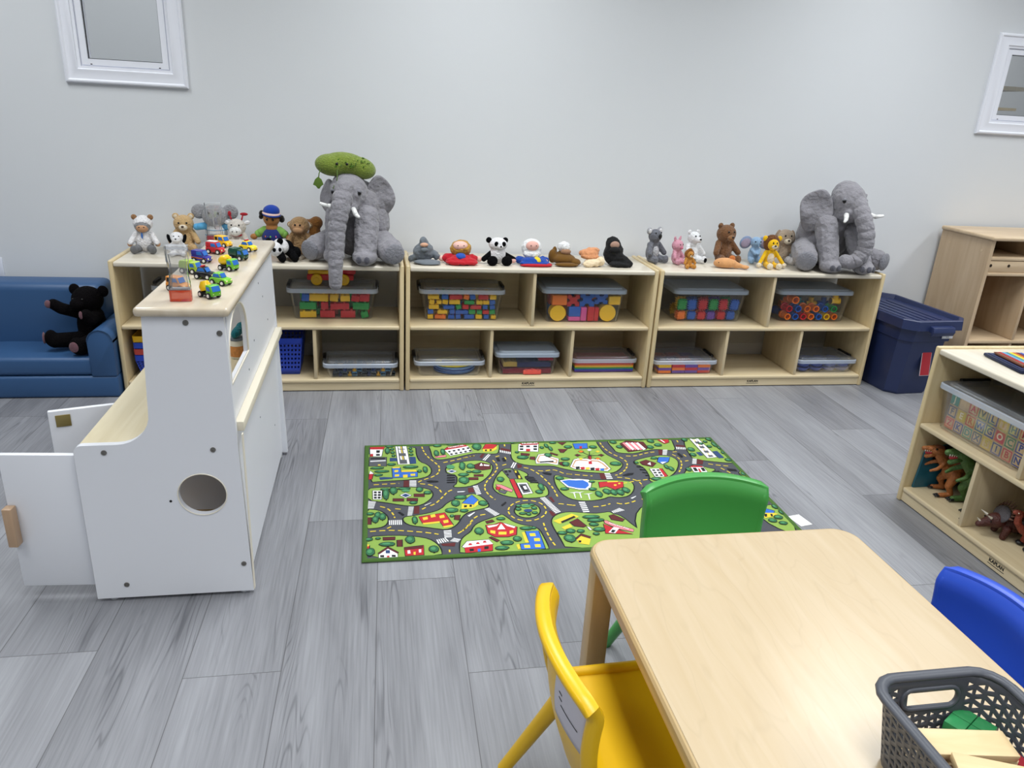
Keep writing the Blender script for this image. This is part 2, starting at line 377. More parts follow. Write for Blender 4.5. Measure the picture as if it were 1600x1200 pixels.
# ================================================================ lidded storage bins
TUB = clear('clear_tub', 'dfe4ea', .018, .08, .10)
FROST = clear('frosted_lid', 'c4ccd6', .12, .2, .16)
FROSTRIM = clear('frosted_rim', 'c9d3e2', .62, .25, .2)
GREYLID = pm('grey_blue_lid', '9aa6b6', .4)
def bin_(label, x0, x1, y0, y1, z0, h, style, group, loc=None, rz=0):
    """x0..x1, y0..y1 = lid outline"""
    cx, cy = (x0+x1)/2, (y0+y1)/2; w, d = x1-x0, y1-y0
    r = thing('storage_bin', label, 'bin', loc or (cx, cy, z0), rz, group)
    zt = h-.022
    a = MB(); k = .86
    a.loft([rrect(w*k-.01, d*k-.01, .02, .0005), rrect(w*k, d*k, .022, .006), rrect(w*.955, d*.93, .026, zt-.012), rrect(w*.985, d*.975, .028, zt-.010), rrect(w*.985, d*.975, .028, zt),
            rrect(w*.94, d*.91, .026, zt), rrect(w*k-.006, d*k-.006, .02, .004)]); a.build('tub', TUB, r, 35)
    b = MB(); q = h
    b.loft([rrect(w*.986, d*.976, .028, zt-.004), rrect(w, d, .03, zt-.004), rrect(w, d, .03, zt+.012), rrect(w-.008, d-.008, .028, zt+.016)], False, False); b.mi = 1
    b.loft([rrect(w-.008, d-.008, .028, zt+.016), rrect(w-.04, d-.04, .02, zt+.016), rrect(w-.05, d-.05, .02, q), rrect(w-.07, d-.07, .02, q),
            rrect(w-.07, d-.07, .02, q-.003), rrect(w-.048, d-.048, .02, q-.004), rrect(w-.042, d-.042, .02, zt+.013), rrect(w*.97, d*.96, .02, zt+.013)], False, False)
    b.loft([rrect(w-.068, d-.068, .02, q-.003), rrect(w-.068, d-.068, .02, q-.0005)])
    b.build('lid', [FROSTRIM, FROST] if style == 'frost' else [GREYLID, GREYLID], r, 35)
    if style == 'frost':
        for s in (-1, 1):
            c = MB(); c.box((s*(w/2-.004), .01, zt+.008), (.016, min(.12, d*.45), .03), .004); c.build('latch', BLACK, r)
    return r
GB = 'clear storage bins on the shelves'
def rimbox(name, lab, x0, x1, y0, y1, z0, h, style): return bin_(lab, x0, x1, y0, y1, z0, h, style, GB)
ZS, ZB = .3232, .0612
rimbox('a', 'clear bin of large red, yellow and green bricks below the pickle-hatted elephant', -.547, -.125, .105, .335, ZS, .155, 'frost')
rimbox('a', 'flat clear bin of dark metal construction bits below the brick bin', -.388, -.035, .008, .215, ZB, .080, 'frost')
rimbox('a', 'clear lidded bin behind the white play kitchen, mostly hidden', -1.14, -.80, .12, .34, ZS, .155, 'frost')
rimbox('b', 'clear bin of interlocking bricks with frosted lid under the grey shark puppet', .067, .487, .095, .335, ZS, .160, 'frost')
rimbox('b', 'clear bin of foam shapes with grey lid on the middle unit', .662, 1.097, .065, .340, ZS, .176, 'grey')
rimbox('b', 'flat clear bin holding blue discs and a yellow letter card', .042, .39, .022, .245, ZB, .085, 'frost')
rimbox('b', 'grey-lidded clear bin of dark red and navy cloth', .440, .768, .030, .235, ZB, .122, 'grey')
rimbox('b', 'flat clear bin of folded rainbow scarves', .838, 1.186, .055, .270, ZB, .082, 'frost')
rimbox('c', 'grey-lidded clear bin of green, red and blue snap tiles', 1.352, 1.764, .090, .345, ZS, .174, 'grey')
rimbox('c', 'grey-lidded clear bin of orange, blue and yellow pipe connectors', 1.935, 2.374, .105, .340, ZS, .174, 'grey')
rimbox('c', 'flat clear bin of purple and orange frame shapes beside the empty compartment', 1.256, 1.612, .018, .262, ZB, .084, 'frost')
rimbox('c', 'flat clear bin of blue plastic dishes next to the navy tote', 2.066, 2.420, .024, .265, ZB, .082, 'frost')
bin_('long clear bin of wooden alphabet blocks on the shelf facing the table', -.209, .209, -.14, .14, 0, .172, 'frost', GB, (1.966, -1.4225, ZS), -PI/2)

# ---------------------------------------------------------------- what is in the bins
PAL = dict(red='c8202e', blue='1f5fbf', yellow='f2c21b', green='1f9a4a', orange='f07a22', pink='d8579f', purple='6a42a8', teal='2a9aa0', white='eeeeea')
def pc(c): return plastic('toy_'+c, PAL[c], .4)
_pr = {}
def proto_mesh(kind, sx, sy, sz):
    k = (kind, round(sx, 4), round(sy, 4), round(sz, 4))
    if k in _pr: return _pr[k]
    m = MB()
    if kind == 'brick':
        st = sz*.16; m.b2(-sx/2, sx/2, -sy/2, sy/2, 0, sz-st, .0012)
        for i in (-.25, .25):
            for j in (-.25, .25): m.cone((sx*i, sy*j, sz-st), (sx*i, sy*j, sz), min(sx, sy)*.15, n=10)
    elif kind == 'foam': m.b2(-sx/2, sx/2, -sy/2, sy/2, 0, sz, .004, 3)
    elif kind == 'disc': m.cone((0, -sy/2, sz/2), (0, sy/2, sz/2), min(sx, sz)/2, n=28)
    elif kind == 'jig':
        a, b = sx*.5, sz
        pts = [(-.5, .0), (-.2, .0), (-.12, .22), (.12, .22), (.2, .0), (.5, .0), (.5, .35), (.3, .42), (.3, .62), (.5, .7), (.5, 1), (.2, 1), (.12, .8), (-.12, .8), (-.2, 1), (-.5, 1), (-.5, .7), (-.3, .62), (-.3, .42), (-.5, .35)]
        m.prism([(p[0]*sx, p[1]*sz) for p in pts], 'xz', -sy/2, sy/2)
    elif kind == 'snap':
        t = .22; pts = []
        n = 4
        for side in range(4):
            for i in range(n):
                for f, d in ((i/n, 0), ((i+.5)/n, 0), ((i+.5)/n, t), ((i+1)/n, t)):
                    p = (-.5+t/2+f*(1-t), -.5+t/2*2*(0)+d*.6); 
                    ca, sa = math.cos(side*PI/2), math.sin(side*PI/2); pts.append((p[0]*ca-p[1]*sa, p[0]*sa+p[1]*ca))
        m.prism([(p[0]*sx, p[1]*sz+sz/2) for p in pts], 'xz', -sy/2, sy/2)
        for i in (-.2, .2):
            for j in (.3, .7): m.box((sx*i, -sy/2, sz*j), (sx*.14, sy*.3, sz*.14))
    elif kind == 'pipe':
        R = min(sx, sz)/2
        m.lathe([(R*.62, -sy/2), (R, -sy/2), (R, -sy*.3), (R*.8, -sy*.28), (R*.8, sy/2), (R*.6, sy/2), (R*.62, -sy/2)], (0, 0, sz/2), 18, (PI/2, 0, 0), False, False)
    elif kind == 'tee':
        R = sz*.28; m.cone((-sx/2, 0, sz*.3), (sx/2, 0, sz*.3), R, n=14).cone((0, 0, sz*.3), (0, 0, sz), R, n=14).cone((-sx/2, 0, sz*.3), (-sx*.4, 0, sz*.3), R*1.2, n=14).cone((sx/2, 0, sz*.3), (sx*.4, 0, sz*.3), R*1.2, n=14)
    elif kind == 'ring':
        w = sx*.16
        m.loft([[(sx/2*a, -sy/2+0, sz/2+sz/2*b) for a, b in ((-1, -1), (1, -1), (1, 1), (-1, 1))], [(sx/2*a, sy/2, sz/2+sz/2*b) for a, b in ((-1, -1), (1, -1), (1, 1), (-1, 1))],
                [((sx/2-w)*a, sy/2, sz/2+(sz/2-w)*b) for a, b in ((-1, -1), (1, -1), (1, 1), (-1, 1))], [((sx/2-w)*a, -sy/2, sz/2+(sz/2-w)*b) for a, b in ((-1, -1), (1, -1), (1, 1), (-1, 1))], [(sx/2*a, -sy/2, sz/2+sz/2*b) for a, b in ((-1, -1), (1, -1), (1, 1), (-1, 1))]], False, False)
    elif kind == 'dish':
        m.lathe([(sx*.30, 0), (sx*.36, sz*.1), (sx*.5, sz*.9), (sx*.5, sz), (sx*.46, sz), (sx*.32, sz*.25), (.0005, sz*.2)], n=28)
    elif kind == 'bolt':
        m.cone((0, 0, 0), (0, 0, sz*.4), sx*.5, n=6).cone((0, 0, sz*.4), (0, 0, sz), sx*.25, n=10)
    elif kind == 'strip':
        m.b2(-sx/2, sx/2, -sy/2, sy/2, 0, sz, .001)
        for i in (-.4, -.2, 0, .2, .4): m.cone((sx*i, -sy*.5, sz*.5), (sx*i, sy*.52, sz*.5), sz*.2, n=8)
    bmesh.ops.recalc_face_normals(m.bm, faces=m.bm.faces)
    me = bpy.data.meshes.new(kind); m.bm.to_mesh(me); m.bm.free(); me.shade_smooth(); me.set_sharp_from_angle(angle=math.radians(35))
    me.materials.append(None); _pr[k] = me
    return me
def put(name, kind, col, size, loc, rot, label, cat, group, mat=None):
    me = proto_mesh(kind, *size); o = bpy.data.objects.new(name, me); COL.objects.link(o)
    o.location = loc; o.rotation_euler = rot; o.material_slots[0].link = 'OBJECT'; o.material_slots[0].material = mat or pc(col)
    return tag(o, label, cat, group)
def grid(x0, x1, y0, ny, z0, z1, nx, nz, dy, fn, wide=0):
    dx, dz = (x1-x0)/nx, (z1-z0)/nz
    for k in range(nz):
        for j in range(ny):
            i = 0
            while i < nx:
                wd_ = 2 if wide and i < nx-1 and random.random() < wide else 1
                fn(i, j, k, x0+dx*(i+wd_/2), y0+dy*(j+.5), z0+dz*k, dx*wd_, dz); i += wd_
R_ = random.random
def bricks(x0, x1, y0, z0, z1, nx, nz, where, grp, cols, tall=1, ny=2, dy=.055):
    def f(i, j, k, x, y, z, dx, dz):
        c = random.choice(cols); s = random.choice((.93, .80, .72))
        put('toy_brick', 'brick', c, (dx*s, dy*.82, dz*random.choice((.99, .99, .84))), (x+dx*(1-s)*random.uniform(-.4, .4), y, z), (0, 0 if s > .9 or dx > dz*1.7 else random.choice((-.22, -.1, 0, .12, .24)), random.uniform(-.12, .12)), f'{c} interlocking toy brick in the {where}', 'toy brick', grp)
    grid(x0, x1, y0, ny, z0, z1, nx, nz, dy, f, .4)
ZI = ZS+.0045
bricks(-.495, -.165, .130, ZI, ZI+.118, 7, 3, 'clear bin below the pickle-hatted elephant', 'large bricks in the bin below the elephant', ['red', 'red', 'yellow', 'green', 'blue', 'yellow', 'red', 'green'])
bricks(.110, .445, .118, ZI, ZI+.122, 10, 5, 'frosted-lid bin under the grey shark puppet', 'small bricks in the bin under the shark puppet', ['red', 'blue', 'green', 'yellow', 'orange', 'blue', 'red', 'yellow'], ny=1, dy=.05)
bricks(.110, .445, .168, ZI, ZI+.122, 5, 3, 'frosted-lid bin under the grey shark puppet', 'small bricks in the bin under the shark puppet', ['red', 'blue', 'green', 'yellow'], ny=1, dy=.09)
G = 'foam shapes in the grey-lidded bin of the middle unit'; L = 'foam {} in the grey-lidded bin of the middle unit'
def foam(kind, col, sz, x, z, rot=(0, 0, 0), y=.117):
    nm = {'foam': 'block', 'disc': 'roller', 'jig': 'puzzle piece'}[kind]
    put('foam_'+nm.replace(' ', '_'), kind, col, sz, (x, y, z), rot, f'{col} '+L.format(nm), 'toy block', G)
foam('disc', 'yellow', (.080, .05, .080), .752, ZI); foam('disc', 'yellow', (.084, .05, .084), 1.008, ZI)
foam('foam', 'pink', (.06, .05, .022), .838, ZI); foam('foam', 'blue', (.06, .05, .05), .838, ZI+.0225); foam('foam', 'red', (.034, .05, .072), .922, ZI); foam('foam', 'pink', (.03, .05, .07), .885, ZI); foam('foam', 'red', (.022, .05, .07), .9515, ZI)
foam('foam', 'orange', (.075, .05, .052), .757, ZI+.0805); foam('jig', 'red', (.062, .03, .058), .829, ZI+.073); foam('jig', 'blue', (.075, .03, .068), .900, ZI+.0725); foam('jig', 'blue', (.066, .03, .05), .972, ZI+.086); foam('foam', 'yellow', (.06, .05, .045), 1.04, ZI+.0845)
for i, c in enumerate(('blue', 'orange', 'red', 'yellow', 'green')): foam('foam', c, (.06, .06, .06), .755+i*.066, ZI, y=.21); foam('foam', ('red', 'blue', 'purple', 'orange', 'blue')[i], (.06, .06, .055), .755+i*.066, ZI+.0605, y=.21)
# snap tiles
G = 'snap tiles in the grey-lidded bin under the koala'
def snap(c, sx, sy, sz, x, y, z, rot=(0, 0, 0)): put('snap_tile', 'snap', c, (sx, sy, sz), (x, y, z), rot, f'{c} toothed snap tile in the grey-lidded bin under the koala', 'toy tile', G)
row = ['green', 'blue', 'red', 'green', 'red', 'blue']
for i, c in enumerate(row): snap(c, .050, .014, .058, 1.412+i*.0575, .130, ZI+.053, (0, (.06, -.08, .0, .05, -.04, .1)[i], 0))
for j, c in enumerate(['yellow', 'blue', 'red', 'purple', 'green']): snap(c, .06, .012, .06, 1.43+j*.062, .19, ZI+.05); snap(c, .06, .012, .06, 1.43+j*.062, .25, ZI+.0)
for i, c in enumerate(['orange', 'blue', 'red', 'purple', 'red', 'blue']): snap(c, .047, .014, .044, 1.415+i*.0545, .128, ZI+.003, (0, (-.05, .06, .04, -.06, .05, .0)[i], 0))
for i, c in enumerate(['orange', 'yellow', 'orange', 'blue', 'red', 'purple']): snap(c, .052, .012, .045, 1.415+i*.0545, .153, ZI+.001)
# pipes
G = 'pipe connectors in the grey-lidded bin by the elephant'
def pipe(k, c, s, x, y, z, rot=(0, 0, 0)): put('pipe_connector', k, c, s, (x, y, z), rot, f'{c} pipe connector in the grey-lidded bin below the small lion', 'toy pipe', G)
for i, c in enumerate(['orange', 'blue', 'red', 'orange', 'blue', 'yellow', 'orange']): pipe('pipe', c, (.042, .06, .042), 2.01+i*.0455, .145, ZI+.002)
for i, c in enumerate(['red', 'blue', 'orange', 'orange', 'blue', 'green']): pipe('pipe', c, (.043, .06, .043), 2.012+i*.052, .145, ZI+.0445)
for i, c in enumerate(['orange', 'teal', 'yellow', 'blue']): pipe('tee', c, (.06, .03, .05), 2.03+i*.075, .2, ZI+.06)
pipe('tee', 'yellow', (.05, .03, .055), 2.285, .145, ZI+.0875); pipe('pipe', 'orange', (.05, .06, .05), 2.04, .145, ZI+.088)
for i, c in enumerate(['blue', 'orange', 'red', 'green', 'yellow', 'blue']): pipe('pipe', c, (.045, .06, .045), 2.012+i*.05, .23, ZI+.002)
# frames
G = 'frame shapes in the flat bin beside the empty compartment'; zi = ZB+.0045
def frame(c, s, x, y, z, rot): put('frame_shape', 'ring', c, s, (x, y, z), rot, f'{c} hollow frame shape in the flat bin beside the empty compartment', 'toy shape', G)
lay = [('orange', 1.33, .075), ('purple', 1.405, .075), ('purple', 1.475, .075), ('red', 1.545, .075), ('purple', 1.33, .15), ('orange', 1.405, .15), ('red', 1.475, .15), ('purple', 1.545, .15), ('yellow', 1.36, .215), ('red', 1.44, .215), ('purple', 1.52, .215)]
for k in range(3):
    for i, (c, x, y) in enumerate(lay):
        c = lay[(i+k*4) % len(lay)][0] if k else c
        frame(c, (.068, .014, .068), x, y-.034, zi+.007+k*.0145, (-PI/2, 0, 0))
# dishes
G = 'blue dishes in the flat bin next to the navy tote'
for i in range(4):
    for j in range(2):
        for k in range(2): put('toy_dish', 'dish', 'blue', (.076, .076, .02), (2.118+i*.0775+.008, .08+j*.085, zi+k*.0205), (0, 0, 0), 'small blue plastic dish in the flat bin next to the navy tote', 'toy dish', G, plastic('dish_blue', '2348a8', .4))
# metal bits
G = 'construction bits in the flat bin below the brick bin'
cols = ['3a4650', '2a3c66', '505a62', 'c79a2c', '3d6e8e', '2c2f33']
for i in range(13):
    for j in range(3):
        for k in range(2):
            c = (i*7+j*3+k*5) % 6
            put('construction_bit', 'bolt' if (i+k) % 2 else 'strip', None, (.0225, .02, .022) if (i+k) % 2 else (.023, .02, .022), (-.352+.0215+i*.0225, .045+j*.045, zi+k*.0225), (0, 0, 0),
                ['dark grey', 'navy', 'grey', 'gold', 'steel blue', 'black'][c]+' small construction bit in the flat bin below the brick bin', 'toy part', G, pm('bit_%d' % c, cols[c], .35, .3))
# blue discs + yellow letter card
G = 'round discs in the flat bin with the yellow card'
for k, (c, rx, x) in enumerate([('3a5f9e', .098, .245), ('4f78b8', .094, .250), ('2f4f8f', .098, .242), ('6e95c9', .090, .247)]):
    m = MB(); m.lathe([(.098, 0), (.1, .004), (.1, .0065), (.06, .0065), (.058, .0045), (.0005, .0045)], n=36); o = m.build('play_disc', plastic('disc_%d' % k, c, .35)); o.location = (x, .132, zi+.0005+k*.0075); o.scale = (1.02, .86, 1)
    tag(o, 'round blue play disc in the flat bin under the yellow letter card', 'toy disc', G)
t = thing('letter_card', 'yellow rounded card with blue letters lying under a clear lid', 'card', (.245, .132, zi+.034))
m = MB(); m.loft([[(.1*math.cos(a)*(1+.08*math.cos(3*a)), .078*math.sin(a), z) for a in [2*PI*i/32 for i in range(32)]] for z in (0, .003)]); m.build('card', plastic('card_yellow', 'e8d23a', .4), t)
text('lettering', 'Do', .09, plastic('card_blue', '2c4f9a', .4), t, (-.005, -.012, .0032), (0, 0, 0), .0004, True)
# cloth
G = 'folded cloths in the grey-lidded bin of the middle unit'
def cloth(lab, col, x, y, z, w, d, h, rz=0, grp=G, seed=1):
    rnd = random.Random(seed); m = MB(); n = 14
    top = [[(w*(i/n-.5), d*(j/6-.5), h*(1-.35*abs(i/n-.5)) + (h*.22*math.sin(i*1.3+j*.9+seed) if 0 < j < 6 else -h*.1)) for i in range(n+1)] for j in range(7)]
    bot = [[(p[0], p[1], 0) for p in r] for r in top]
    m.loft(top, False, False, False); m.loft(bot, False, False, False)
    ring = lambda g: [g[0][i] for i in range(n+1)] + [g[j][n] for j in range(1, 7)] + [g[6][i] for i in range(n-1, -1, -1)] + [g[j][0] for j in range(5, 0, -1)]
    m.loft([ring(bot), ring(top)], False, False)
    bmesh.ops.remove_doubles(m.bm, verts=m.bm.verts, dist=1e-5)
    o = m.build('folded_cloth', fabric(col, col), None, 60); o.location = (x, y, z); o.rotation_euler = (0, 0, rz); return tag(o, lab, 'cloth', grp)
cloth('dark red folded cloth filling the grey-lidded bin', '7d2033', .606, .13, zi, .245, .15, .030, seed=2)
cloth('navy folded cloth on the dark red cloth in the grey-lidded bin', '2e3560', .640, .13, zi+.034, .17, .15, .030, seed=4)
cloth('crimson folded cloth at the end of the grey-lidded bin', 'a82338', .700, .13, zi+.066, .075, .14, .018, seed=5)
cloth('yellow folded cloth showing through the grey-lidded bin', 'c2a452', .520, .13, zi+.034, .068, .14, .030, seed=6)
cloth('coral cloth with white bits low in the grey-lidded bin', 'd8584e', .63, .048, zi, .09, .016, .022, seed=7)
G2 = 'rainbow scarves in the flat bin'
for i, (n, c) in enumerate((('purple', '5b3f96'), ('blue', '2d57b0'), ('green', '3f9a4a'), ('yellow', 'e6c53c'), ('orange', 'e8803a'), ('red', 'cf3b48'))):
    m = MB(); loops = []
    for j in range(9):
        x = -.155 + .31*j/8
        z0 = max(0, .006*i - .05*(j/8)**1.2*.5 + .014); z0 = .0005 + i*.0078
        a = max(.0015, .0074 - .0)
        yy = [-.085, -.04, .0, .045, .085]
        loops.append([(x, y, z0+.0015*math.sin(j+y*60)*.3) for y in yy] + [(x, y, z0+a) for y in yy[::-1]])
    m.loft(loops); o = m.build('play_scarf', fabric('scarf_'+n, c), None, 50); o.location = (1.012, .155, zi)
    o.rotation_euler = (0, math.radians(0), 0); tag(o, f'{n} scarf folded in the flat clear bin of rainbow scarves', 'scarf', G2)

ISL=[[(14,806),(200,806),(199,708),(210,657),(239,631),(251,588),(242,547),(216,526),(163,515),(84,512),(14,506)],[(12,455),(57,462),(134,458),(186,454),(227,439),(241,419),(241,387),(226,358),(200,329),(169,322),(130,332),(81,353),(12,376)],[(10,311),(51,302),(73,276),(82,247),(79,215),(65,196),(42,189),(10,189)],[(10,137),(101,139),(169,126),(210,108),(231,81),(242,51),(244,11),(10,10)],[(132,239),(142,252),(166,254),(225,269),(264,290),(293,337),(334,365),(382,393),(404,381),(425,343),(432,311),(425,292),(393,282),(354,268),(328,237),(314,201),(295,175),(270,161),(238,171),(196,185),(159,195),(138,215)],[(314,95),(327,115),(351,139),(365,174),(385,195),(422,215),(454,231),(469,240),(478,225),(497,190),(527,165),(562,155),(577,133),(581,93),(584,54),(585,10),(300,10),(307,70)],[(641,15),(639,66),(635,101),(630,146),(631,183),(645,211),(670,230),(700,238),(740,232),(789,219),(826,223),(849,228),(857,213),(877,202),(890,176),(900,143),(910,119),(930,81),(937,10),(905,10)],[(256,806),(262,757),(265,692),(284,671),(339,684),(399,709),(430,722),(465,721),(505,712),(526,715),(534,741),(546,806)],[(306,584),(316,613),(343,636),(378,647),(422,656),(456,651),(481,631),(489,596),(472,543),(443,498),(412,467),(375,447),(332,444),(322,451),(340,472),(346,540),(310,554)],[(598,806),(592,764),(577,685),(581,640),(608,613),(648,598),(685,596),(728,593),(757,569),(808,541),(868,525),(929,515),(960,522),(990,551),(1010,581),(1010,606),(990,640),(966,681),(961,736),(960,778),(962,806)],[(519,564),(542,580),(585,565),(608,540),(614,519),(593,505),(609,458),(646,450),(663,427),(664,388),(655,359),(624,348),(571,347),(526,356),(487,380),(469,413),(468,446),(488,507)],[(714,506),(726,511),(753,492),(791,474),(851,464),(934,456),(988,446),(1000,431),(996,397),(977,360),(952,334),(921,326),(901,330),(881,337),(854,320),(808,311),(769,314),(733,330),(714,363),(707,401),(705,452)],[(1016,806),(1013,775),(1019,732),(1020,695),(1053,683),(1096,680),(1151,704),(1202,715),(1245,702),(1278,696),(1292,766),(1299,806)],[(1067,609),(1095,624),(1145,643),(1195,654),(1233,645),(1251,610),(1239,566),(1203,506),(1153,461),(1096,424),(1074,443),(1087,468),(1093,532),(1083,570),(1063,584)],[(1362,806),(1335,727),(1326,654),(1324,618),(1372,593),(1478,565),(1478,580),(1478,806)],[(1287,560),(1328,549),(1352,530),(1379,516),(1344,494),(1351,473),(1288,437),(1223,473)],[(1459,482),(1478,496),(1478,399),(1474,401),(1465,441)],[(1414,211),(1443,226),(1478,229),(1478,95),(1451,24),(1397,90),(1384,156)],[(604,256),(601,246),(596,236),(589,228),(581,221),(572,217),(562,214),(552,214),(543,216),(535,220),(528,226),(522,233),(519,242),(517,252),(518,263),(521,273),(526,282),(532,291),(541,298),(550,303),(560,305),(570,306),(580,304),(588,300),(595,293),(601,285),(604,276),(605,266)]]
DASH=[[(226,806),(231,752),(244,699),(273,641),(285,609),(278,562),(257,534),(215,509),(190,488)],[(290,641),(337,659),(381,678),(427,698),(439,700)],[(19,483),(83,487),(141,489)],[(190,483),(239,472),(268,439),(277,401)],[(320,429),(298,415),(270,365),(245,328),(218,313)],[(219,314),(192,291)],[(49,331),(81,314),(99,279),(107,236)],[(98,310),(137,300)],[(98,198),(72,178)],[(13,168),(55,171),(102,170),(171,156),(217,144),(251,130)],[(300,128),(323,148),(348,179),(367,215)],[(315,138),(343,175),(366,220),(388,241),(422,248)],[(270,49),(269,20)],[(569,806),(564,766)],[(376,675),(404,693),(439,697)],[(494,665),(508,619),(505,577),(474,519),(446,476),(432,427),(444,372),(467,334)],[(503,677),(544,700)],[(547,693),(556,632)],[(520,603),(554,620)],[(602,586),(629,575),(657,531),(677,465),(689,408),(690,328)],[(653,555),(681,548),(720,558),(735,549),(757,521),(800,510)],[(755,524),(806,509),(881,491)],[(601,189),(599,131),(602,70),(613,24)],[(678,298),(692,296),(716,287),(741,281)],[(724,283),(745,281)],[(791,267),(834,267),(881,289)],[(888,289),(912,276),(950,286),(981,305)],[(976,806),(977,738),(996,679),(1029,637),(1036,598),(1017,549),(977,503),(945,493)],[(1037,660),(1086,652),(1143,681),(1203,691)],[(947,481),(982,473),(1020,455),(1034,428),(1029,395)],[(1324,806),(1317,752)],[(1245,668),(1264,635),(1263,587),(1241,538),(1203,483)],[(1250,681),(1292,685)],[(1294,669),(1307,619)],[(1272,594),(1304,602)],[(1356,571),(1403,551),(1466,536)],[(1398,540),(1423,488),(1442,442),(1452,406)],[(1456,282),(1475,280)],[(628,254),(622,236),(612,221),(598,208),(582,198),(565,193),(548,192),(532,196),(517,204),(506,215),(498,230),(494,247),(494,264),(500,282),(509,298),(523,312),(539,323),(556,328),(575,330),(592,326),(607,317),(619,305),(626,289),(629,272),(628,254)]]
CW=[([(165,509),(163,460),(188,458),(190,508)],6),([(17,368),(15,314),(35,313),(43,361)],7),([(154,318),(147,256),(163,257),(172,317)],7),([(84,233),(129,232),(129,202),(85,204)],7),([(261,155),(260,110),(284,110),(286,156)],5),([(232,102),(265,112),(275,90),(237,78)],5),([(275,90),(291,109),(313,99),(300,81)],4),([(487,710),(497,700),(469,650),(457,660)],2),([(539,744),(583,721),(580,701),(536,724)],6),([(576,631),(591,624),(571,578),(557,588)],2),([(393,449),(399,381),(417,385),(412,453)],6),([(413,281),(444,230),(462,243),(431,289)],8),([(623,343),(656,230),(678,240),(643,349)],13),([(757,306),(755,228),(778,229),(780,305)],6),([(915,516),(910,463),(935,464),(937,515)],4),([(857,230),(893,252),(909,234),(861,218)],7),([(1226,706),(1206,656),(1223,653),(1246,705)],5),([(1293,730),(1334,720),(1328,701),(1286,707)],6),([(1322,618),(1299,568),(1316,565),(1338,613)],5)]
RED=[[(144,508),(164,508),(162,460),(141,460)],[(174,319),(191,318),(188,269),(169,268)],[(449,687),(464,715),(474,711),(457,673)],[(588,614),(606,607),(602,586),(584,578)],[(373,436),(394,439),(393,403),(372,401)],[(655,346),(667,348),(672,313),(664,309)],[(635,253),(645,250),(657,225),(640,214)],[(895,517),(914,514),(911,466),(888,469)],[(1205,704),(1225,706),(1205,658),(1191,659)],[(1340,613),(1361,598),(1341,561),(1317,567)],[(1303,750),(1336,741),(1333,723),(1293,732)],[(246,77),(293,80),(288,59),(250,65)],[(548,764),(584,744),(580,721),(542,744)]]
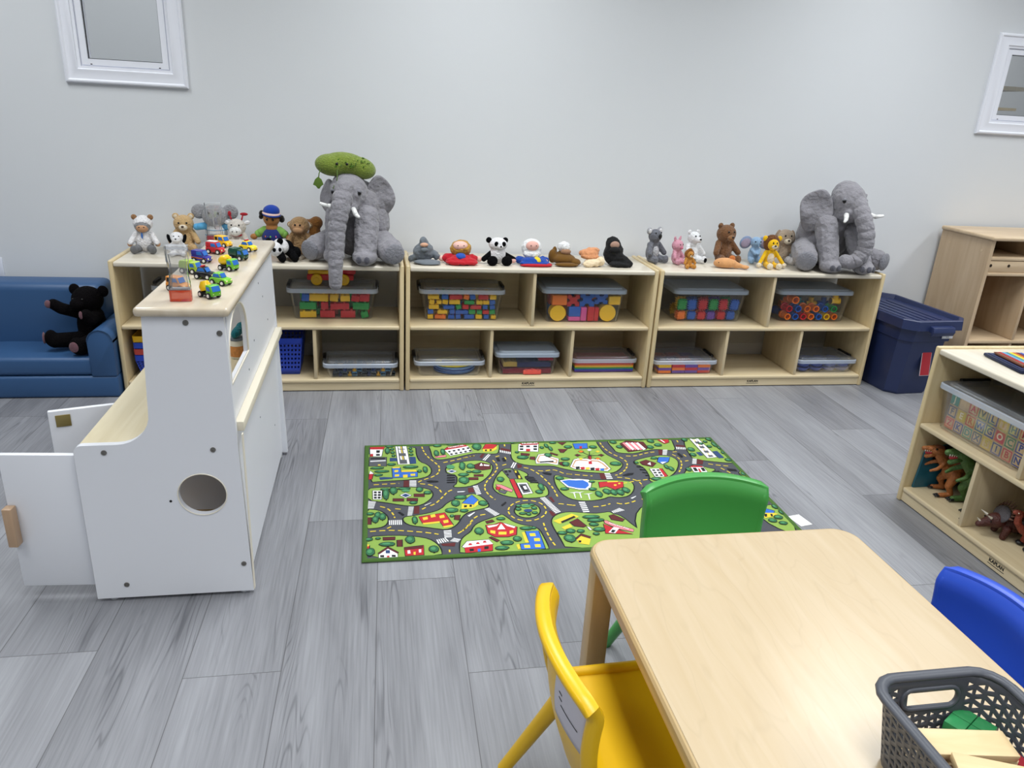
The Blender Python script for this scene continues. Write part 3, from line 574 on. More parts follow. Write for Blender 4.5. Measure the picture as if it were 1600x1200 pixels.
SH=[('w',[(21,784),(72,781),(65,714),(22,716)]),('r',[(21,804),(80,801),(72,776),(21,779)]),('k',[(45,770),(60,769),(58,746),(45,747)]),('k',[(44,737),(59,736),(59,720),(44,721)]),('r',[(22,739),(33,738),(33,715),(22,716)]),('g',[(19,710),(84,706),(82,629),(18,633)]),('l',[(22,678),(81,681),(81,672),(22,669)]),('k',[(23,703),(79,702),(78,689),(23,691)]),('y',[(51,646),(61,645),(61,635),(51,636)]),('w',[(121,806),(165,806),(172,641),(128,641)]),('g',[(129,806),(157,806),(163,645),(134,645)]),('w',[(131,806),(139,806),(141,777),(134,778)]),('w',[(150,806),(158,806),(159,776),(151,777)]),('y',[(141,806),(145,806),(147,777),(143,777)]),('w',[(133,771),(141,771),(142,738),(135,738)]),('w',[(151,770),(159,770),(161,737),(153,737)]),('y',[(143,771),(147,770),(149,737),(145,738)]),('w',[(136,712),(143,712),(145,680),(138,681)]),('w',[(153,711),(161,711),(163,679),(155,679)]),('y',[(145,712),(149,711),(151,680),(147,680)]),('n',[(97,699),(123,697),(125,669),(96,668)]),('n',[(174,704),(197,702),(197,643),(174,641)]),('b',[(104,612),(134,613),(136,577),(198,573),(196,536),(105,533)]),('y',[(106,620),(133,621),(133,610),(106,609)]),('y',[(138,590),(193,591),(195,576),(138,577)]),('y',[(143,554),(160,555),(159,532),(143,531)]),('y',[(112,594),(127,595),(126,578),(112,576)]),('y',[(171,560),(189,561),(188,544),(171,543)]),('y',[(113,559),(129,559),(128,543),(112,541)]),('n',[(55,540),(74,541),(105,536),(105,525),(58,520)]),('w',[(22,594),(36,570),(19,568)]),('r',[(19,568),(33,567),(28,527),(17,525)]),('w',[(32,440),(64,437),(62,375),(33,377)]),('k',[(36,434),(46,433),(46,419),(36,420)]),('k',[(36,415),(46,414),(46,400),(36,401)]),('k',[(36,396),(46,395),(46,381),(36,382)]),('k',[(50,433),(60,432),(60,418),(50,419)]),('k',[(50,414),(60,413),(60,399),(49,400)]),('k',[(49,395),(59,394),(59,380),(49,381)]),('w',[(127,399),(147,415),(167,396),(146,379)]),('n',[(132,398),(147,410),(163,396),(146,384)]),('m',[(102,377),(139,374),(139,357),(101,360)]),('m',[(151,376),(188,373),(187,355),(150,358)]),('m',[(177,405),(213,403),(212,383),(176,386)]),('w',[(308,572),(328,585),(346,569),(325,554)]),('n',[(312,572),(328,579),(342,570),(326,560)]),('w',[(317,754),(414,788),(427,737),(335,703)]),('r',[(316,760),(331,783),(401,804),(415,787),(321,755)]),('k',[(328,745),(338,748),(340,735),(331,732)]),('k',[(334,722),(344,725),(347,712),(337,708)]),('k',[(347,752),(358,755),(360,742),(350,738)]),('k',[(353,728),(364,732),(366,718),(356,715)]),('k',[(367,759),(377,762),(379,749),(370,745)]),('k',[(373,735),(383,738),(386,725),(376,722)]),('k',[(386,766),(397,769),(399,755),(389,752)]),('k',[(393,742),(403,745),(405,732),(395,728)]),('k',[(406,772),(417,776),(419,762),(409,759)]),('k',[(412,749),(423,752),(425,738),(415,735)]),('p',[(274,701),(317,711),(317,695),(275,688)]),('m',[(13,257),(26,256),(26,211),(13,212)]),('y',[(195,208),(253,215),(252,203),(198,196)]),('r',[(185,246),(274,267),(295,186),(263,178),(253,213),(195,206)]),('y',[(260,180),(294,189),(295,179),(264,171)]),('y',[(197,241),(214,246),(215,229),(199,224)]),('y',[(224,256),(240,261),(242,243),(226,238)]),('y',[(254,248),(270,254),(272,236),(255,231)]),('y',[(264,216),(281,221),(282,203),(266,199)]),('m',[(64,129),(103,128),(102,113),(65,114)]),('m',[(109,110),(124,111),(123,72),(109,73)]),('m',[(309,248),(325,248),(317,214),(303,220)]),('w',[(51,40),(79,65),(108,35),(108,11),(51,16)]),('m',[(49,40),(79,74),(111,39),(108,33),(79,63),(52,34)]),('n',[(72,56),(85,55),(85,37),(72,38)]),('k',[(55,30),(67,29),(67,17),(55,18)]),('k',[(90,29),(102,27),(102,16),(90,17)]),('r',[(75,24),(83,25),(83,16),(75,16)]),('r',[(130,63),(190,72),(188,20),(132,19)]),('m',[(130,65),(189,72),(188,56),(131,51)]),('w',[(139,48),(147,49),(148,31),(139,30)]),('w',[(174,51),(182,51),(181,34),(174,33)]),('y',[(157,38),(164,39),(163,22),(157,23)]),('r',[(11,90),(21,87),(22,62),(12,59)]),('y',[(12,98),(23,89),(19,81),(12,83)]),('r',[(492,806),(536,792),(514,755),(470,755)]),('y',[(470,755),(514,755),(508,732),(471,731)]),('y',[(514,755),(533,782),(529,754),(509,732)]),('k',[(480,751),(488,751),(486,735),(477,735)]),('k',[(499,751),(508,752),(506,737),(497,736)]),('w',[(627,793),(710,789),(694,718),(614,729)]),('r',[(633,800),(719,802),(703,782),(636,782)]),('r',[(649,747),(667,746),(662,723),(645,724)]),('k',[(629,779),(644,779),(641,761),(626,762)]),('k',[(656,778),(671,777),(668,760),(653,761)]),('k',[(686,776),(702,775),(698,758),(683,759)]),('k',[(625,754),(639,753),(636,736),(622,737)]),('k',[(681,751),(696,750),(693,733),(678,733)]),('w',[(668,641),(690,691),(722,699),(739,669),(764,648),(748,595),(709,613),(665,612)]),('o',[(672,640),(692,685),(718,691),(735,662),(758,641),(747,607),(711,622),(673,620)]),('w',[(679,643),(693,677),(715,682),(730,655),(751,636),(745,617),(713,632),(680,629)]),('k',[(683,630),(740,633),(737,622),(681,618)]),('m',[(419,616),(448,636),(482,615),(477,579),(445,572),(419,585)]),('w',[(439,608),(449,633),(453,608)]),('w',[(457,620),(479,612),(475,603),(456,607)]),('m',[(386,514),(421,513),(419,496),(385,497)]),('m',[(409,536),(444,536),(442,522),(407,523)]),('m',[(621,709),(655,700),(650,684),(619,692)]),('m',[(654,674),(672,673),(664,644),(648,652)]),('m',[(743,708),(770,685),(766,677),(740,698)]),('m',[(792,806),(838,806),(808,773)]),('m',[(783,736),(821,734),(795,702),(786,704)]),('m',[(759,616),(778,621),(793,598),(769,584),(758,597)]),('g',[(522,564),(563,570),(568,490),(539,495)]),('k',[(566,567),(581,560),(588,486),(571,490)]),('y',[(568,557),(575,557),(575,542),(568,541)]),('y',[(575,518),(582,518),(581,495),(573,495)]),('k',[(527,560),(539,561),(540,544),(530,542)]),('k',[(544,562),(554,563),(554,546),(544,545)]),('k',[(532,536),(540,537),(541,521),(533,519)]),('r',[(538,489),(553,491),(561,350),(545,348)]),('w',[(560,459),(598,459),(604,379),(565,371)]),('g',[(564,450),(593,451),(599,387),(570,381)]),('k',[(567,439),(586,440),(591,396),(575,395)]),('w',[(577,433),(588,435),(590,410),(580,408)]),('p',[(480,454),(499,449),(535,408),(529,393),(508,410),(481,442)]),('r',[(477,434),(494,436),(487,412),(477,415)]),('g',[(482,410),(515,404),(501,381),(485,396)]),('w',[(726,467),(763,476),(802,474),(839,465),(841,436),(823,387),(781,393),(742,415)]),('b',[(732,464),(761,469),(788,464),(816,464),(830,443),(827,420),(807,397),(778,404),(749,420)]),('b',[(381,382),(399,344),(380,315),(341,326),(362,358)]),('y',[(340,324),(380,313),(376,291),(334,287)]),('y',[(381,315),(399,342),(396,314),(379,293)]),('k',[(345,311),(356,312),(354,298),(344,296)]),('k',[(365,314),(373,313),(372,299),(363,298)]),('r',[(404,175),(433,177),(455,189),(474,174),(505,155),(495,109),(467,99),(424,102),(404,126)]),('w',[(407,170),(441,176),(450,182),(439,167),(411,158)]),('w',[(456,180),(465,145),(438,145)]),('w',[(464,184),(501,158),(495,149),(473,165)]),('y',[(414,143),(430,137),(427,119),(412,127)]),('y',[(440,131),(466,129),(463,112),(437,114)]),('y',[(477,133),(491,138),(488,121),(474,115)]),('r',[(318,50),(410,61),(404,24),(318,18)]),('w',[(311,53),(330,83),(401,87),(411,61),(317,48)]),('r',[(331,60),(335,71),(342,71),(345,60)]),('r',[(356,64),(360,75),(367,75),(369,64)]),('r',[(379,70),(383,81),(390,82),(392,70)]),('b',[(358,37),(368,38),(366,22),(357,21)]),('k',[(332,39),(346,40),(345,26),(332,25)]),('k',[(381,49),(395,50),(393,34),(379,33)]),('y',[(516,121),(526,122),(528,59),(516,60)]),('b',[(529,126),(573,125),(573,20),(496,22),(499,53),(529,55)]),('y',[(485,50),(495,53),(495,27),(486,23)]),('y',[(540,113),(559,112),(558,94),(539,95)]),('y',[(549,83),(568,82),(566,64),(547,65)]),('y',[(509,46),(528,45),(527,28),(508,29)]),('y',[(544,47),(563,46),(561,29),(543,30)]),('m',[(404,100),(410,103),(435,78),(427,72)]),('m',[(406,198),(430,207),(436,197),(408,186)]),('y',[(636,183),(712,225),(733,204),(654,163)]),('y',[(655,140),(689,160),(694,141),(663,126)]),('k',[(660,176),(716,210),(721,200),(664,167)]),('m',[(691,169),(723,190),(742,142),(730,136),(702,145)]),('w',[(743,137),(750,134),(755,116),(747,116)]),('r',[(805,150),(828,125),(855,100),(886,80),(795,92)]),('p',[(812,169),(821,170),(843,143),(898,106),(891,93),(847,115),(811,155)]),('m',[(840,200),(856,208),(886,172),(875,161),(841,176)]),('w',[(833,127),(851,119),(827,89),(806,96)]),('k',[(824,112),(835,107),(823,92),(814,97)]),('y',[(687,66),(708,82),(735,62),(721,29),(690,40)]),('m',[(686,68),(712,95),(738,75),(734,66),(709,84),(688,62)]),('k',[(692,57),(702,56),(698,44),(690,44)]),('b',[(857,784),(918,784),(908,736),(854,735)]),('r',[(878,758),(890,757),(883,734),(873,734)]),('w',[(794,576),(824,637),(844,646),(927,631),(941,604),(950,547),(933,530),(895,539),(807,557)]),('o',[(800,576),(827,631),(843,636),(922,622),(934,598),(945,551),(930,539),(898,548),(812,566)]),('w',[(807,581),(828,621),(842,627),(916,612),(928,592),(936,557),(921,549),(816,571)]),('k',[(816,575),(832,577),(827,555),(812,555)]),('r',[(834,570),(851,572),(846,551),(831,551)]),('y',[(853,566),(870,568),(865,547),(850,548)]),('k',[(872,562),(889,564),(883,542),(868,544)]),('r',[(891,557),(907,559),(902,538),(887,540)]),('b',[(909,553),(926,555),(920,534),(906,537)]),('r',[(893,666),(901,665),(888,592),(873,593)]),('k',[(898,673),(943,668),(942,665),(896,666)]),('m',[(937,671),(950,679),(958,670),(945,659)]),('k',[(897,672),(919,636),(920,633),(898,667)]),('a',[(914,639),(926,647),(934,638),(921,627)]),('k',[(896,671),(884,625),(886,622),(899,668)]),('l',[(876,628),(888,635),(896,626),(883,616)]),('k',[(896,669),(857,640),(858,637),(899,669)]),('y',[(845,643),(857,651),(865,642),(852,632)]),('k',[(897,669),(853,673),(852,671),(898,670)]),('m',[(839,677),(851,685),(860,676),(846,665)]),('k',[(899,669),(876,706),(873,703),(896,670)]),('a',[(862,709),(875,718),(883,708),(869,698)]),('k',[(900,671),(912,718),(909,716),(895,668)]),('l',[(901,722),(914,730),(922,720),(908,710)]),('k',[(899,672),(940,702),(937,700),(895,667)]),('y',[(932,705),(945,713),(953,704),(940,694)]),('r',[(872,443),(899,444),(966,439),(955,400),(917,383),(892,410),(864,401)]),('y',[(905,446),(949,449),(946,440),(906,440)]),('y',[(925,422),(935,421),(931,410),(922,411)]),('y',[(945,432),(954,433),(951,423),(943,422)]),('m',[(1060,772),(1097,799),(1166,784),(1167,731),(1153,711),(1071,692)]),('p',[(1071,779),(1083,784),(1096,718),(1082,708)]),('w',[(1083,778),(1094,783),(1107,717),(1093,707)]),('p',[(1095,777),(1106,783),(1119,716),(1105,707)]),('w',[(1107,777),(1118,782),(1131,716),(1117,706)]),('p',[(1119,776),(1130,781),(1143,715),(1128,705)]),('w',[(1131,775),(1142,780),(1154,714),(1140,705)]),('r',[(1233,806),(1287,806),(1279,774),(1255,761)]),('w',[(1247,806),(1253,806),(1262,772),(1256,772)]),('m',[(1088,598),(1120,615),(1151,584),(1125,554),(1091,576)]),('w',[(1113,580),(1131,595),(1124,567)]),('b',[(1182,635),(1228,632),(1207,594),(1175,573),(1162,597)]),('w',[(1173,593),(1200,593),(1175,575)]),('w',[(1108,537),(1146,537),(1145,470),(1107,470)]),('r',[(1146,537),(1158,537),(1158,473),(1144,468)]),('k',[(1114,531),(1126,531),(1126,518),(1114,518)]),('k',[(1113,510),(1125,510),(1124,497),(1112,497)]),('k',[(1112,489),(1123,489),(1123,476),(1111,476)]),('k',[(1132,530),(1144,530),(1144,517),(1132,517)]),('k',[(1131,509),(1143,509),(1142,496),(1130,495)]),('k',[(1130,488),(1141,487),(1141,475),(1129,475)]),('l',[(754,371),(760,376),(754,331),(751,331)]),('l',[(738,372),(757,374),(778,379),(756,367)]),('l',[(776,369),(781,374),(776,329),(772,329)]),('l',[(759,370),(779,373),(799,377),(777,366)]),('l',[(805,356),(811,361),(804,316),(800,317)]),('l',[(788,357),(808,360),(829,364),(806,353)]),('w',[(1385,806),(1424,804),(1430,621),(1386,616)]),('g',[(1393,804),(1414,803),(1418,626),(1397,623)]),('w',[(1389,796),(1412,797),(1412,774),(1389,773)]),('y',[(1399,796),(1403,796),(1403,774),(1398,774)]),('w',[(1391,751),(1413,751),(1413,728),(1391,728)]),('y',[(1401,750),(1405,750),(1405,729),(1400,729)]),('w',[(1393,706),(1415,707),(1415,684),(1393,684)]),('y',[(1402,705),(1407,705),(1406,685),(1401,685)]),('w',[(1395,662),(1417,663),(1416,641),(1395,641)]),('y',[(1404,662),(1408,662),(1408,642),(1403,642)]),('n',[(1358,670),(1379,674),(1380,642),(1362,638)]),('n',[(1433,675),(1456,678),(1459,614),(1434,611)]),('w',[(1282,543),(1334,544),(1333,494),(1278,498)]),('r',[(1282,548),(1301,555),(1334,544),(1332,536),(1283,539)]),('k',[(1287,535),(1301,535),(1299,505),(1284,504)]),('k',[(1319,533),(1333,533),(1330,503),(1316,502)]),('r',[(1305,525),(1313,526),(1309,496),(1300,495)]),('b',[(1420,210),(1454,184),(1444,171),(1408,174),(1404,188)]),('y',[(1398,175),(1444,171),(1455,164),(1444,151),(1394,139)]),('k',[(1405,168),(1416,167),(1407,148),(1398,147)]),('k',[(1428,166),(1435,165),(1430,149),(1422,148)]),('k',[(225,497),(242,502),(270,496),(270,488),(240,486)]),('k',[(116,282),(124,284),(138,264),(133,257)]),('k',[(475,303),(494,324),(498,319),(479,295)]),('k',[(672,535),(690,537),(709,524),(701,513),(683,520)]),('k',[(513,670),(525,672),(526,643),(515,644)]),('k',[(536,668),(548,671),(549,639),(537,640)]),('k',[(979,491),(1008,507),(1033,508),(1024,494),(996,487)]),('k',[(1272,666),(1284,670),(1288,634),(1276,628)]),('k',[(1426,521),(1459,511),(1461,494),(1429,500)]),('k',[(306,540),(336,541),(337,534),(306,533)]),('k',[(600,511),(634,500),(633,495),(598,503)]),('k',[(305,521),(334,522),(335,515),(304,514)]),('k',[(604,494),(637,487),(636,482),(602,486)]),('k',[(303,503),(333,504),(333,497),(302,496)]),('k',[(607,478),(640,474),(639,469),(606,470)]),('k',[(301,485),(331,486),(331,479),(301,479)]),('k',[(611,462),(643,461),(642,457),(609,454)]),('k',[(1063,565),(1087,557),(1085,551),(1061,556)]),('k',[(1066,540),(1087,532),(1085,526),(1065,531)]),('k',[(1069,515),(1088,507),(1086,502),(1068,506)]),('k',[(1073,490),(1088,483),(1086,477),(1071,482)]),('k',[(1076,466),(1088,460),(1086,454),(1075,458)]),('k',[(1350,497),(1385,503),(1384,491),(1351,481)]),('k',[(1359,490),(1391,493),(1389,481),(1360,474)]),('k',[(1368,483),(1396,483),(1395,471),(1369,467)]),('k',[(1377,476),(1402,473),(1400,460),(1378,460)]),('l',[(332,410),(355,411),(362,409),(354,404),(332,404)]),('l',[(208,321),(233,339),(233,336),(211,318)]),('l',[(349,240),(376,262),(377,258),(355,232)]),('l',[(955,315),(981,329),(979,324),(960,309)])]
TR=[(98,799,15,7,0),(89,757,9,25,1),(48,613,25,8,0),(66,585,26,9,0),(53,556,14,8,0),(102,640,15,9,0),(174,614,28,10,0),(228,586,8,25,1),(206,577,7,9,0),(108,773,6,9,0),(109,743,7,10,0),(112,715,6,8,0),(180,776,6,9,0),(182,750,7,9,0),(181,721,7,8,0),(78,405,10,39,1),(105,429,13,26,1),(75,445,15,7,0),(142,445,23,7,0),(198,433,11,16,1),(225,410,13,11,0),(172,342,13,9,0),(149,429,15,10,2),(290,796,16,10,0),(350,802,21,4,0),(281,723,9,25,1),(308,734,8,25,1),(326,604,15,19,2),(371,601,10,25,1),(404,605,15,18,0),(369,538,19,11,0),(366,490,19,25,1),(24,278,11,8,0),(41,237,10,21,1),(49,264,9,20,1),(65,253,10,21,1),(171,222,8,23,1),(317,325,14,20,1),(339,367,20,13,0),(299,280,22,14,0),(341,274,13,10,0),(297,242,6,7,0),(20,120,12,8,0),(49,123,7,5,0),(78,88,24,11,0),(150,105,14,20,1),(25,46,13,20,1),(221,45,15,18,1),(450,773,18,28,1),(373,613,10,24,1),(404,608,13,18,0),(371,538,16,11,0),(421,559,17,11,0),(392,560,9,7,0),(366,493,16,22,1),(602,806,8,4,0),(621,669,23,15,0),(717,754,7,10,0),(739,770,7,19,0),(751,741,7,19,0),(772,796,14,8,0),(829,754,15,12,0),(789,643,16,11,0),(728,679,13,16,1),(785,605,11,11,0),(503,489,13,18,1),(645,422,10,26,0),(630,385,13,13,0),(730,484,14,13,0),(729,400,15,9,0),(414,320,15,16,0),(606,716,7,7,0),(414,318,15,12,0),(342,274,12,9,0),(377,137,14,20,1),(460,210,14,8,1),(535,144,21,9,0),(561,144,7,6,0),(494,83,13,14,0),(457,63,21,12,0),(436,34,21,10,0),(347,369,11,10,0),(536,291,10,7,0),(531,269,9,8,0),(541,239,11,6,0),(584,240,9,7,0),(588,272,9,9,0),(561,232,7,8,1),(583,295,11,6,0),(650,105,15,9,0),(681,113,14,11,0),(667,68,18,21,1),(562,286,16,11,2),(563,256,15,10,3),(647,105,12,8,0),(681,115,15,11,0),(714,111,12,9,0),(774,198,30,10,0),(784,175,30,10,0),(770,149,15,10,0),(780,116,20,12,0),(666,68,17,21,1),(762,90,10,7,0),(864,805,14,4,0),(827,752,14,12,0),(934,746,15,12,0),(793,643,13,11,0),(782,599,13,17,0),(984,589,23,15,0),(1034,787,14,13,0),(1151,806,21,4,0),(1202,789,14,16,0),(1221,749,14,13,0),(1047,741,12,14,0),(1179,730,13,15,0),(845,447,11,6,0),(833,391,14,10,0),(731,401,12,9,0),(847,350,12,20,1),(882,367,13,19,1),(906,359,11,20,1),(931,357,13,20,1),(957,372,13,20,1),(1072,593,7,8,0),(1159,626,15,7,0),(1182,548,7,18,0),(1196,531,9,18,0),(1106,452,20,12,0),(1357,793,11,14,0),(1264,520,9,15,0),(1349,698,14,18,0),(1337,649,12,15,0),(1467,792,11,13,0),(1470,738,8,22,0),(1477,705,4,13,0),(1441,721,10,10,0),(1466,592,12,13,0),(1471,469,7,13,0),(1220,748,15,12,0),(1160,629,12,9,0),(1470,213,8,14,0),(1473,172,5,12,0),(1446,141,15,12,0),(1414,121,14,12,0),(1444,102,15,10,0),(1473,659,5,10,0),(1414,751,10,9,0),(1442,769,8,9,0)]

# ================================================================ play rug
RUGC = dict(w='e9e9ea', r='b3272f', k='1b1c20', g='55575d', l='d9dadc', y='dcc23a', b='3468c0', n='2c4470', m='5a2426', p='d98088', o='b98a66', a='f07a22')
t = thing('play_rug', 'green play rug printed with a town of roads and houses', 'rug', (-.186, -1.436, 0))
RW, RL = 1.488, .816
rg = pm('rug_grass', '8aaa4e', .95, bump=.4, bscale=700, var=.05, vscale=60); rr_ = pm('rug_road', '4b4d54', .95, bump=.4, bscale=700, var=.05, vscale=60)
rk = pm('rug_black', '16181c', .95)
m = MB(); m.b2(.009, RW-.009, .009, RL-.009, 0, .006)
keys = list(RUGC); mats = [rr_, rg, rk, pm('rug_dash', 'd8c03a', .95), pm('rug_tree', '2e6644', .95), pm('rug_treelight', '4c8c5e', .95)] + [pm('rug_'+k, RUGC[k], .95) for k in keys]
def rpoly(pts, z, mi):
    fs = []
    for p in pts: fs.append(m.bm.verts.new((p[0]/1000, p[1]/1000, z)))
    try: f = m.bm.faces.new(fs)
    except ValueError: return
    f.material_index = mi; f.tag = True
    f.normal_update()
    if f.normal.z < 0: f.normal_flip()
    bmesh.ops.triangulate(m.bm, faces=[f])
def chaikin(p, n=2, closed=True):
    for _ in range(n):
        q = []
        L = len(p)
        for i in range(L if closed else L-1):
            a, b = p[i], p[(i+1) % L]; q += [(a[0]*.75+b[0]*.25, a[1]*.75+b[1]*.25), (a[0]*.25+b[0]*.75, a[1]*.25+b[1]*.75)]
        p = q
    return p
def grow(p, d):
    ar = sum(p[i][0]*p[(i+1) % len(p)][1]-p[(i+1) % len(p)][0]*p[i][1] for i in range(len(p)))
    s = 1 if ar > 0 else -1; o = []
    for i in range(len(p)):
        a, b = p[i-1], p[(i+1) % len(p)]; tx, ty = b[0]-a[0], b[1]-a[1]; l = math.hypot(tx, ty) or 1
        o.append((p[i][0]+s*ty/l*d, p[i][1]-s*tx/l*d))
    return o
lim = lambda p: [(min(max(x, 10), RW*1000-10), min(max(y, 10), RL*1000-10)) for x, y in p]
ISL += [[(905, 75), (930, 190), (985, 262), (1070, 275), (1150, 235), (1185, 160), (1165, 60), (1120, 20), (960, 15)], [(1010, 345), (1090, 330), (1180, 345), (1275, 330), (1320, 370), (1280, 415), (1150, 425), (1040, 405)]]
DASH += [[(960, 305), (1100, 308), (1240, 285), (1330, 265)], [(1235, 40), (1250, 150), (1225, 240)], [(930, 420), (1060, 455), (1200, 462), (1340, 440)]]
SH += [('r', [(1000, 130), (1090, 130), (1090, 195), (1000, 195)]), ('y', [(990, 195), (1045, 230), (1100, 195)]), ('b', [(1110, 355), (1200, 355), (1200, 400), (1110, 400)])]
TR += [(960, 90, 28, 22, 0), (1130, 110, 26, 30, 1), (1040, 60, 34, 16, 0), (1060, 378, 24, 18, 0), (1250, 375, 26, 20, 1)]
for qi, p in enumerate(ISL):
    q = chaikin(p, 1); rpoly(lim(grow(q, 5)), .0063+qi*.000003, 2); rpoly(lim(q), .0066+qi*.000003, 1)
for p in DASH:
    p = chaikin(p, 1, False); acc = 0; seg = []
    for a, b in zip(p, p[1:]):
        l = math.dist(a, b)
        if l < .1: continue
        tx, ty = (b[0]-a[0])/l, (b[1]-a[1])/l; s = 0
        while s < l:
            ph = acc % 30; step = min(l-s, (19-ph) if ph < 19 else (30-ph))
            if step < .01: step = .01
            if ph < 19:
                x0, y0 = a[0]+tx*s, a[1]+ty*s; x1, y1 = x0+tx*step, y0+ty*step
                rpoly([(x0-ty*2.6, y0+tx*2.6), (x1-ty*2.6, y1+tx*2.6), (x1+ty*2.6, y1-tx*2.6), (x0+ty*2.6, y0-tx*2.6)], .0068, 3)
            s += step; acc += step
def lerp(a, b, f): return (a[0]+(b[0]-a[0])*f, a[1]+(b[1]-a[1])*f)
for qi, (q, n) in enumerate(CW):
    for i in range(n):
        f0, f1 = (i+.12)/n, (i+.68)/n
        rpoly([lerp(q[0], q[1], f0), lerp(q[0], q[1], f1), lerp(q[3], q[2], f1), lerp(q[3], q[2], f0)], .0069+qi*.000003, 6+keys.index('w'))
for qi, q in enumerate(RED): rpoly(q, .00682+qi*.000003, 6+keys.index('m'))
for i, (c, q) in enumerate(SH):
    z = .0070+.000004*i
    if c not in 'ykln' : rpoly(grow(q, 3.0), z-.00016, 2)
    rpoly(q, z, 6+keys.index(c))
for ti, (x, y, rx, ry, kd) in enumerate(TR):
    zo = ti*.000004
    rnd = random.Random(x*7+y)
    blob = lambda sx, sy, cy, n, a: [(x+sx*math.cos(2*PI*i/n)*(1+a*rnd.uniform(-1, 1)), cy+sy*math.sin(2*PI*i/n)*(1+a*rnd.uniform(-1, 1))) for i in range(n)]
    if kd == 1: rpoly([(x-rx*.16, y-ry*1.1), (x+rx*.2, y-ry*1.1), (x+rx*.12, y-ry*.2), (x-rx*.12, y-ry*.2)], .0086+zo, 6+keys.index('k'))
    b = blob(rx, ry, y+(ry*.15 if kd == 1 else 0), 14, .1)
    if kd in (0, 1): rpoly(grow(b, 2.2), .0086+zo, 2)
    rpoly(b, .0088+zo, {0: 4, 1: 4, 2: 5, 3: 6+keys.index('n')}[kd])
    if kd in (0, 1): rpoly([(x+(px-x)*.55-rx*.12, y+(py-y)*.5+ry*.2) for px, py in b], .0090+zo, 5)
m.build('rug_pile', mats, t, 30)
for wd, x, y, ln, rz, c in (('HOSPITAL', .3655, .781, .088, .29, 'e9d9da'), ('MUSEUM', .674, .7925, .074, .013, 'e9d9da'), ('FIRE STATION', .853, .130, .098, 2.482, 'f0e4e4')):
    text('lettering', wd, ln/len(wd)*1.38, pm('rug_print_'+c, c, .95), t, (x, y, .0096), (0, 0, rz), .0001, True)
m = MB(); pr = [(.009*math.cos(a), .0045*math.sin(a)) for a in [2*PI*i/10 for i in range(10)]]
bx = [(-.000, 0), (RW, 0), (RW, RL), (0, RL)]
def band(off, z, prr):
    loops = []
    for (x, y), (sx, sy) in zip(bx, ((1, 1), (-1, 1), (-1, -1), (1, -1))):
        loops.append([(x+sx*(.008+a), y+sy*(.008+a), z+b) for a, b in prr])
    loops.append(loops[0]); m.loft(loops, False, False)
band(0, .0048, pr); m.build('rug_binding', pm('rug_binding', '45682a', .95, bump=.5, bscale=600), t, 60)

# white scrap on the floor beyond the rug corner
o = MB().box((0, 0, .0012), (.05, .07, .002), .0005).build('paper_scrap', pm('paper', 'eeeeee', .8)); o.location = (1.335, -1.312, 0); o.rotation_euler.z = .2
tag(o, 'small white paper scrap on the floor beside the rug corner', 'paper')

# ================================================================ white play kitchen
KX0, KX1, KY0, KY1, KT = -.886, -.481, -1.555, -.655, .806
K = thing('play_kitchen', 'white wooden play kitchen with open doors and cars on its top', 'play kitchen', (KX0, KY0, 0))
def kb(name, mat, x0, x1, y0, y1, z0, z1, bev=0, parent=None):
    return MB().b2(x0-KX0, x1-KX0, y0-KY0, y1-KY0, z0, z1, bev).build(name, mat, parent or K)
def arc(cx, cz, r, a0, a1, n=8): return [(cx+r*math.cos(math.radians(a0+(a1-a0)*i/n)), cz+r*math.sin(math.radians(a0+(a1-a0)*i/n))) for i in range(n+1)]
def side(y):
    x = lambda v: v-KX0
    out = [(x(KX0), .012), (x(KX1), .012), (x(KX1-.020), KT), (x(-.688), KT), (x(-.699), .56)] + arc(x(-.699)-.085, .555, .085, 0, -90)[1:] + arc(x(-.866), .449, .020, 90, 180, 6)
    m = MB(); hx, hz, R = x(-.591), .320, .0605; n = len(out)
    # plate with a round hole: bridge outer outline to the hole circle
    hole = [(hx+R*math.cos(2*PI*i/40), hz+R*math.sin(2*PI*i/40)) for i in range(40)]
    bm = m.bm; ys = (y, y+.018)
    V0 = [[bm.verts.new((p[0], yy, p[1])) for p in out] for yy in ys]; H0 = [[bm.verts.new((p[0], yy, p[1])) for p in hole] for yy in ys]
    for L in (V0, H0):
        k = len(L[0])
        for i in range(k): bm.faces.new((L[0][i], L[0][(i+1) % k], L[1][(i+1) % k], L[1][i]))
    for q in (0, 1):
        es = [bm.edges.get((V0[q][i], V0[q][(i+1) % n])) for i in range(n)] + [bm.edges.get((H0[q][i], H0[q][(i+1) % 40])) for i in range(40)]
        bmesh.ops.triangle_fill(bm, edges=es, use_beauty=True)
    m._fin(); return m.build('side_panel', WHITE, K, 30)
side(0); side(KY1-KY0-.018)
# pale edge rims of the end panel and hole
m = MB(); m.tube([(-.591-KX0+.0610*math.cos(2*PI*i/32), -.0002, .320+.0610*math.sin(2*PI*i/32)) for i in range(33)], .0016, 6, (0, 1, 0)); m.build('hole_rim', pm('cream_edge', 'e6dfcf', .5), K)
for dy in (.019,): kb('edge_strip', pm('cream_edge', 'e6dfcf', .5), KX1-.0005, KX1+.0022, KY0+.002, KY0+.017, .014, .49)
m = MB(); m.b2(-.703-KX0, -.485-KX0, -.014, KY1-KY0+.014, KT+.0005, KT+.0245, .010, 3); m.build('top_board', wood('kitchen_top', 'd9cdb8', 'c4b49c', 1, .18, 4, 4, .3), K)
kb('counter', wood('kitchen_counter', 'ddd2b4', 'd3c6a4', 1, .35), KX0+.002, -.512, KY0+.0185, KY1-.0185, .440, .458, .003)
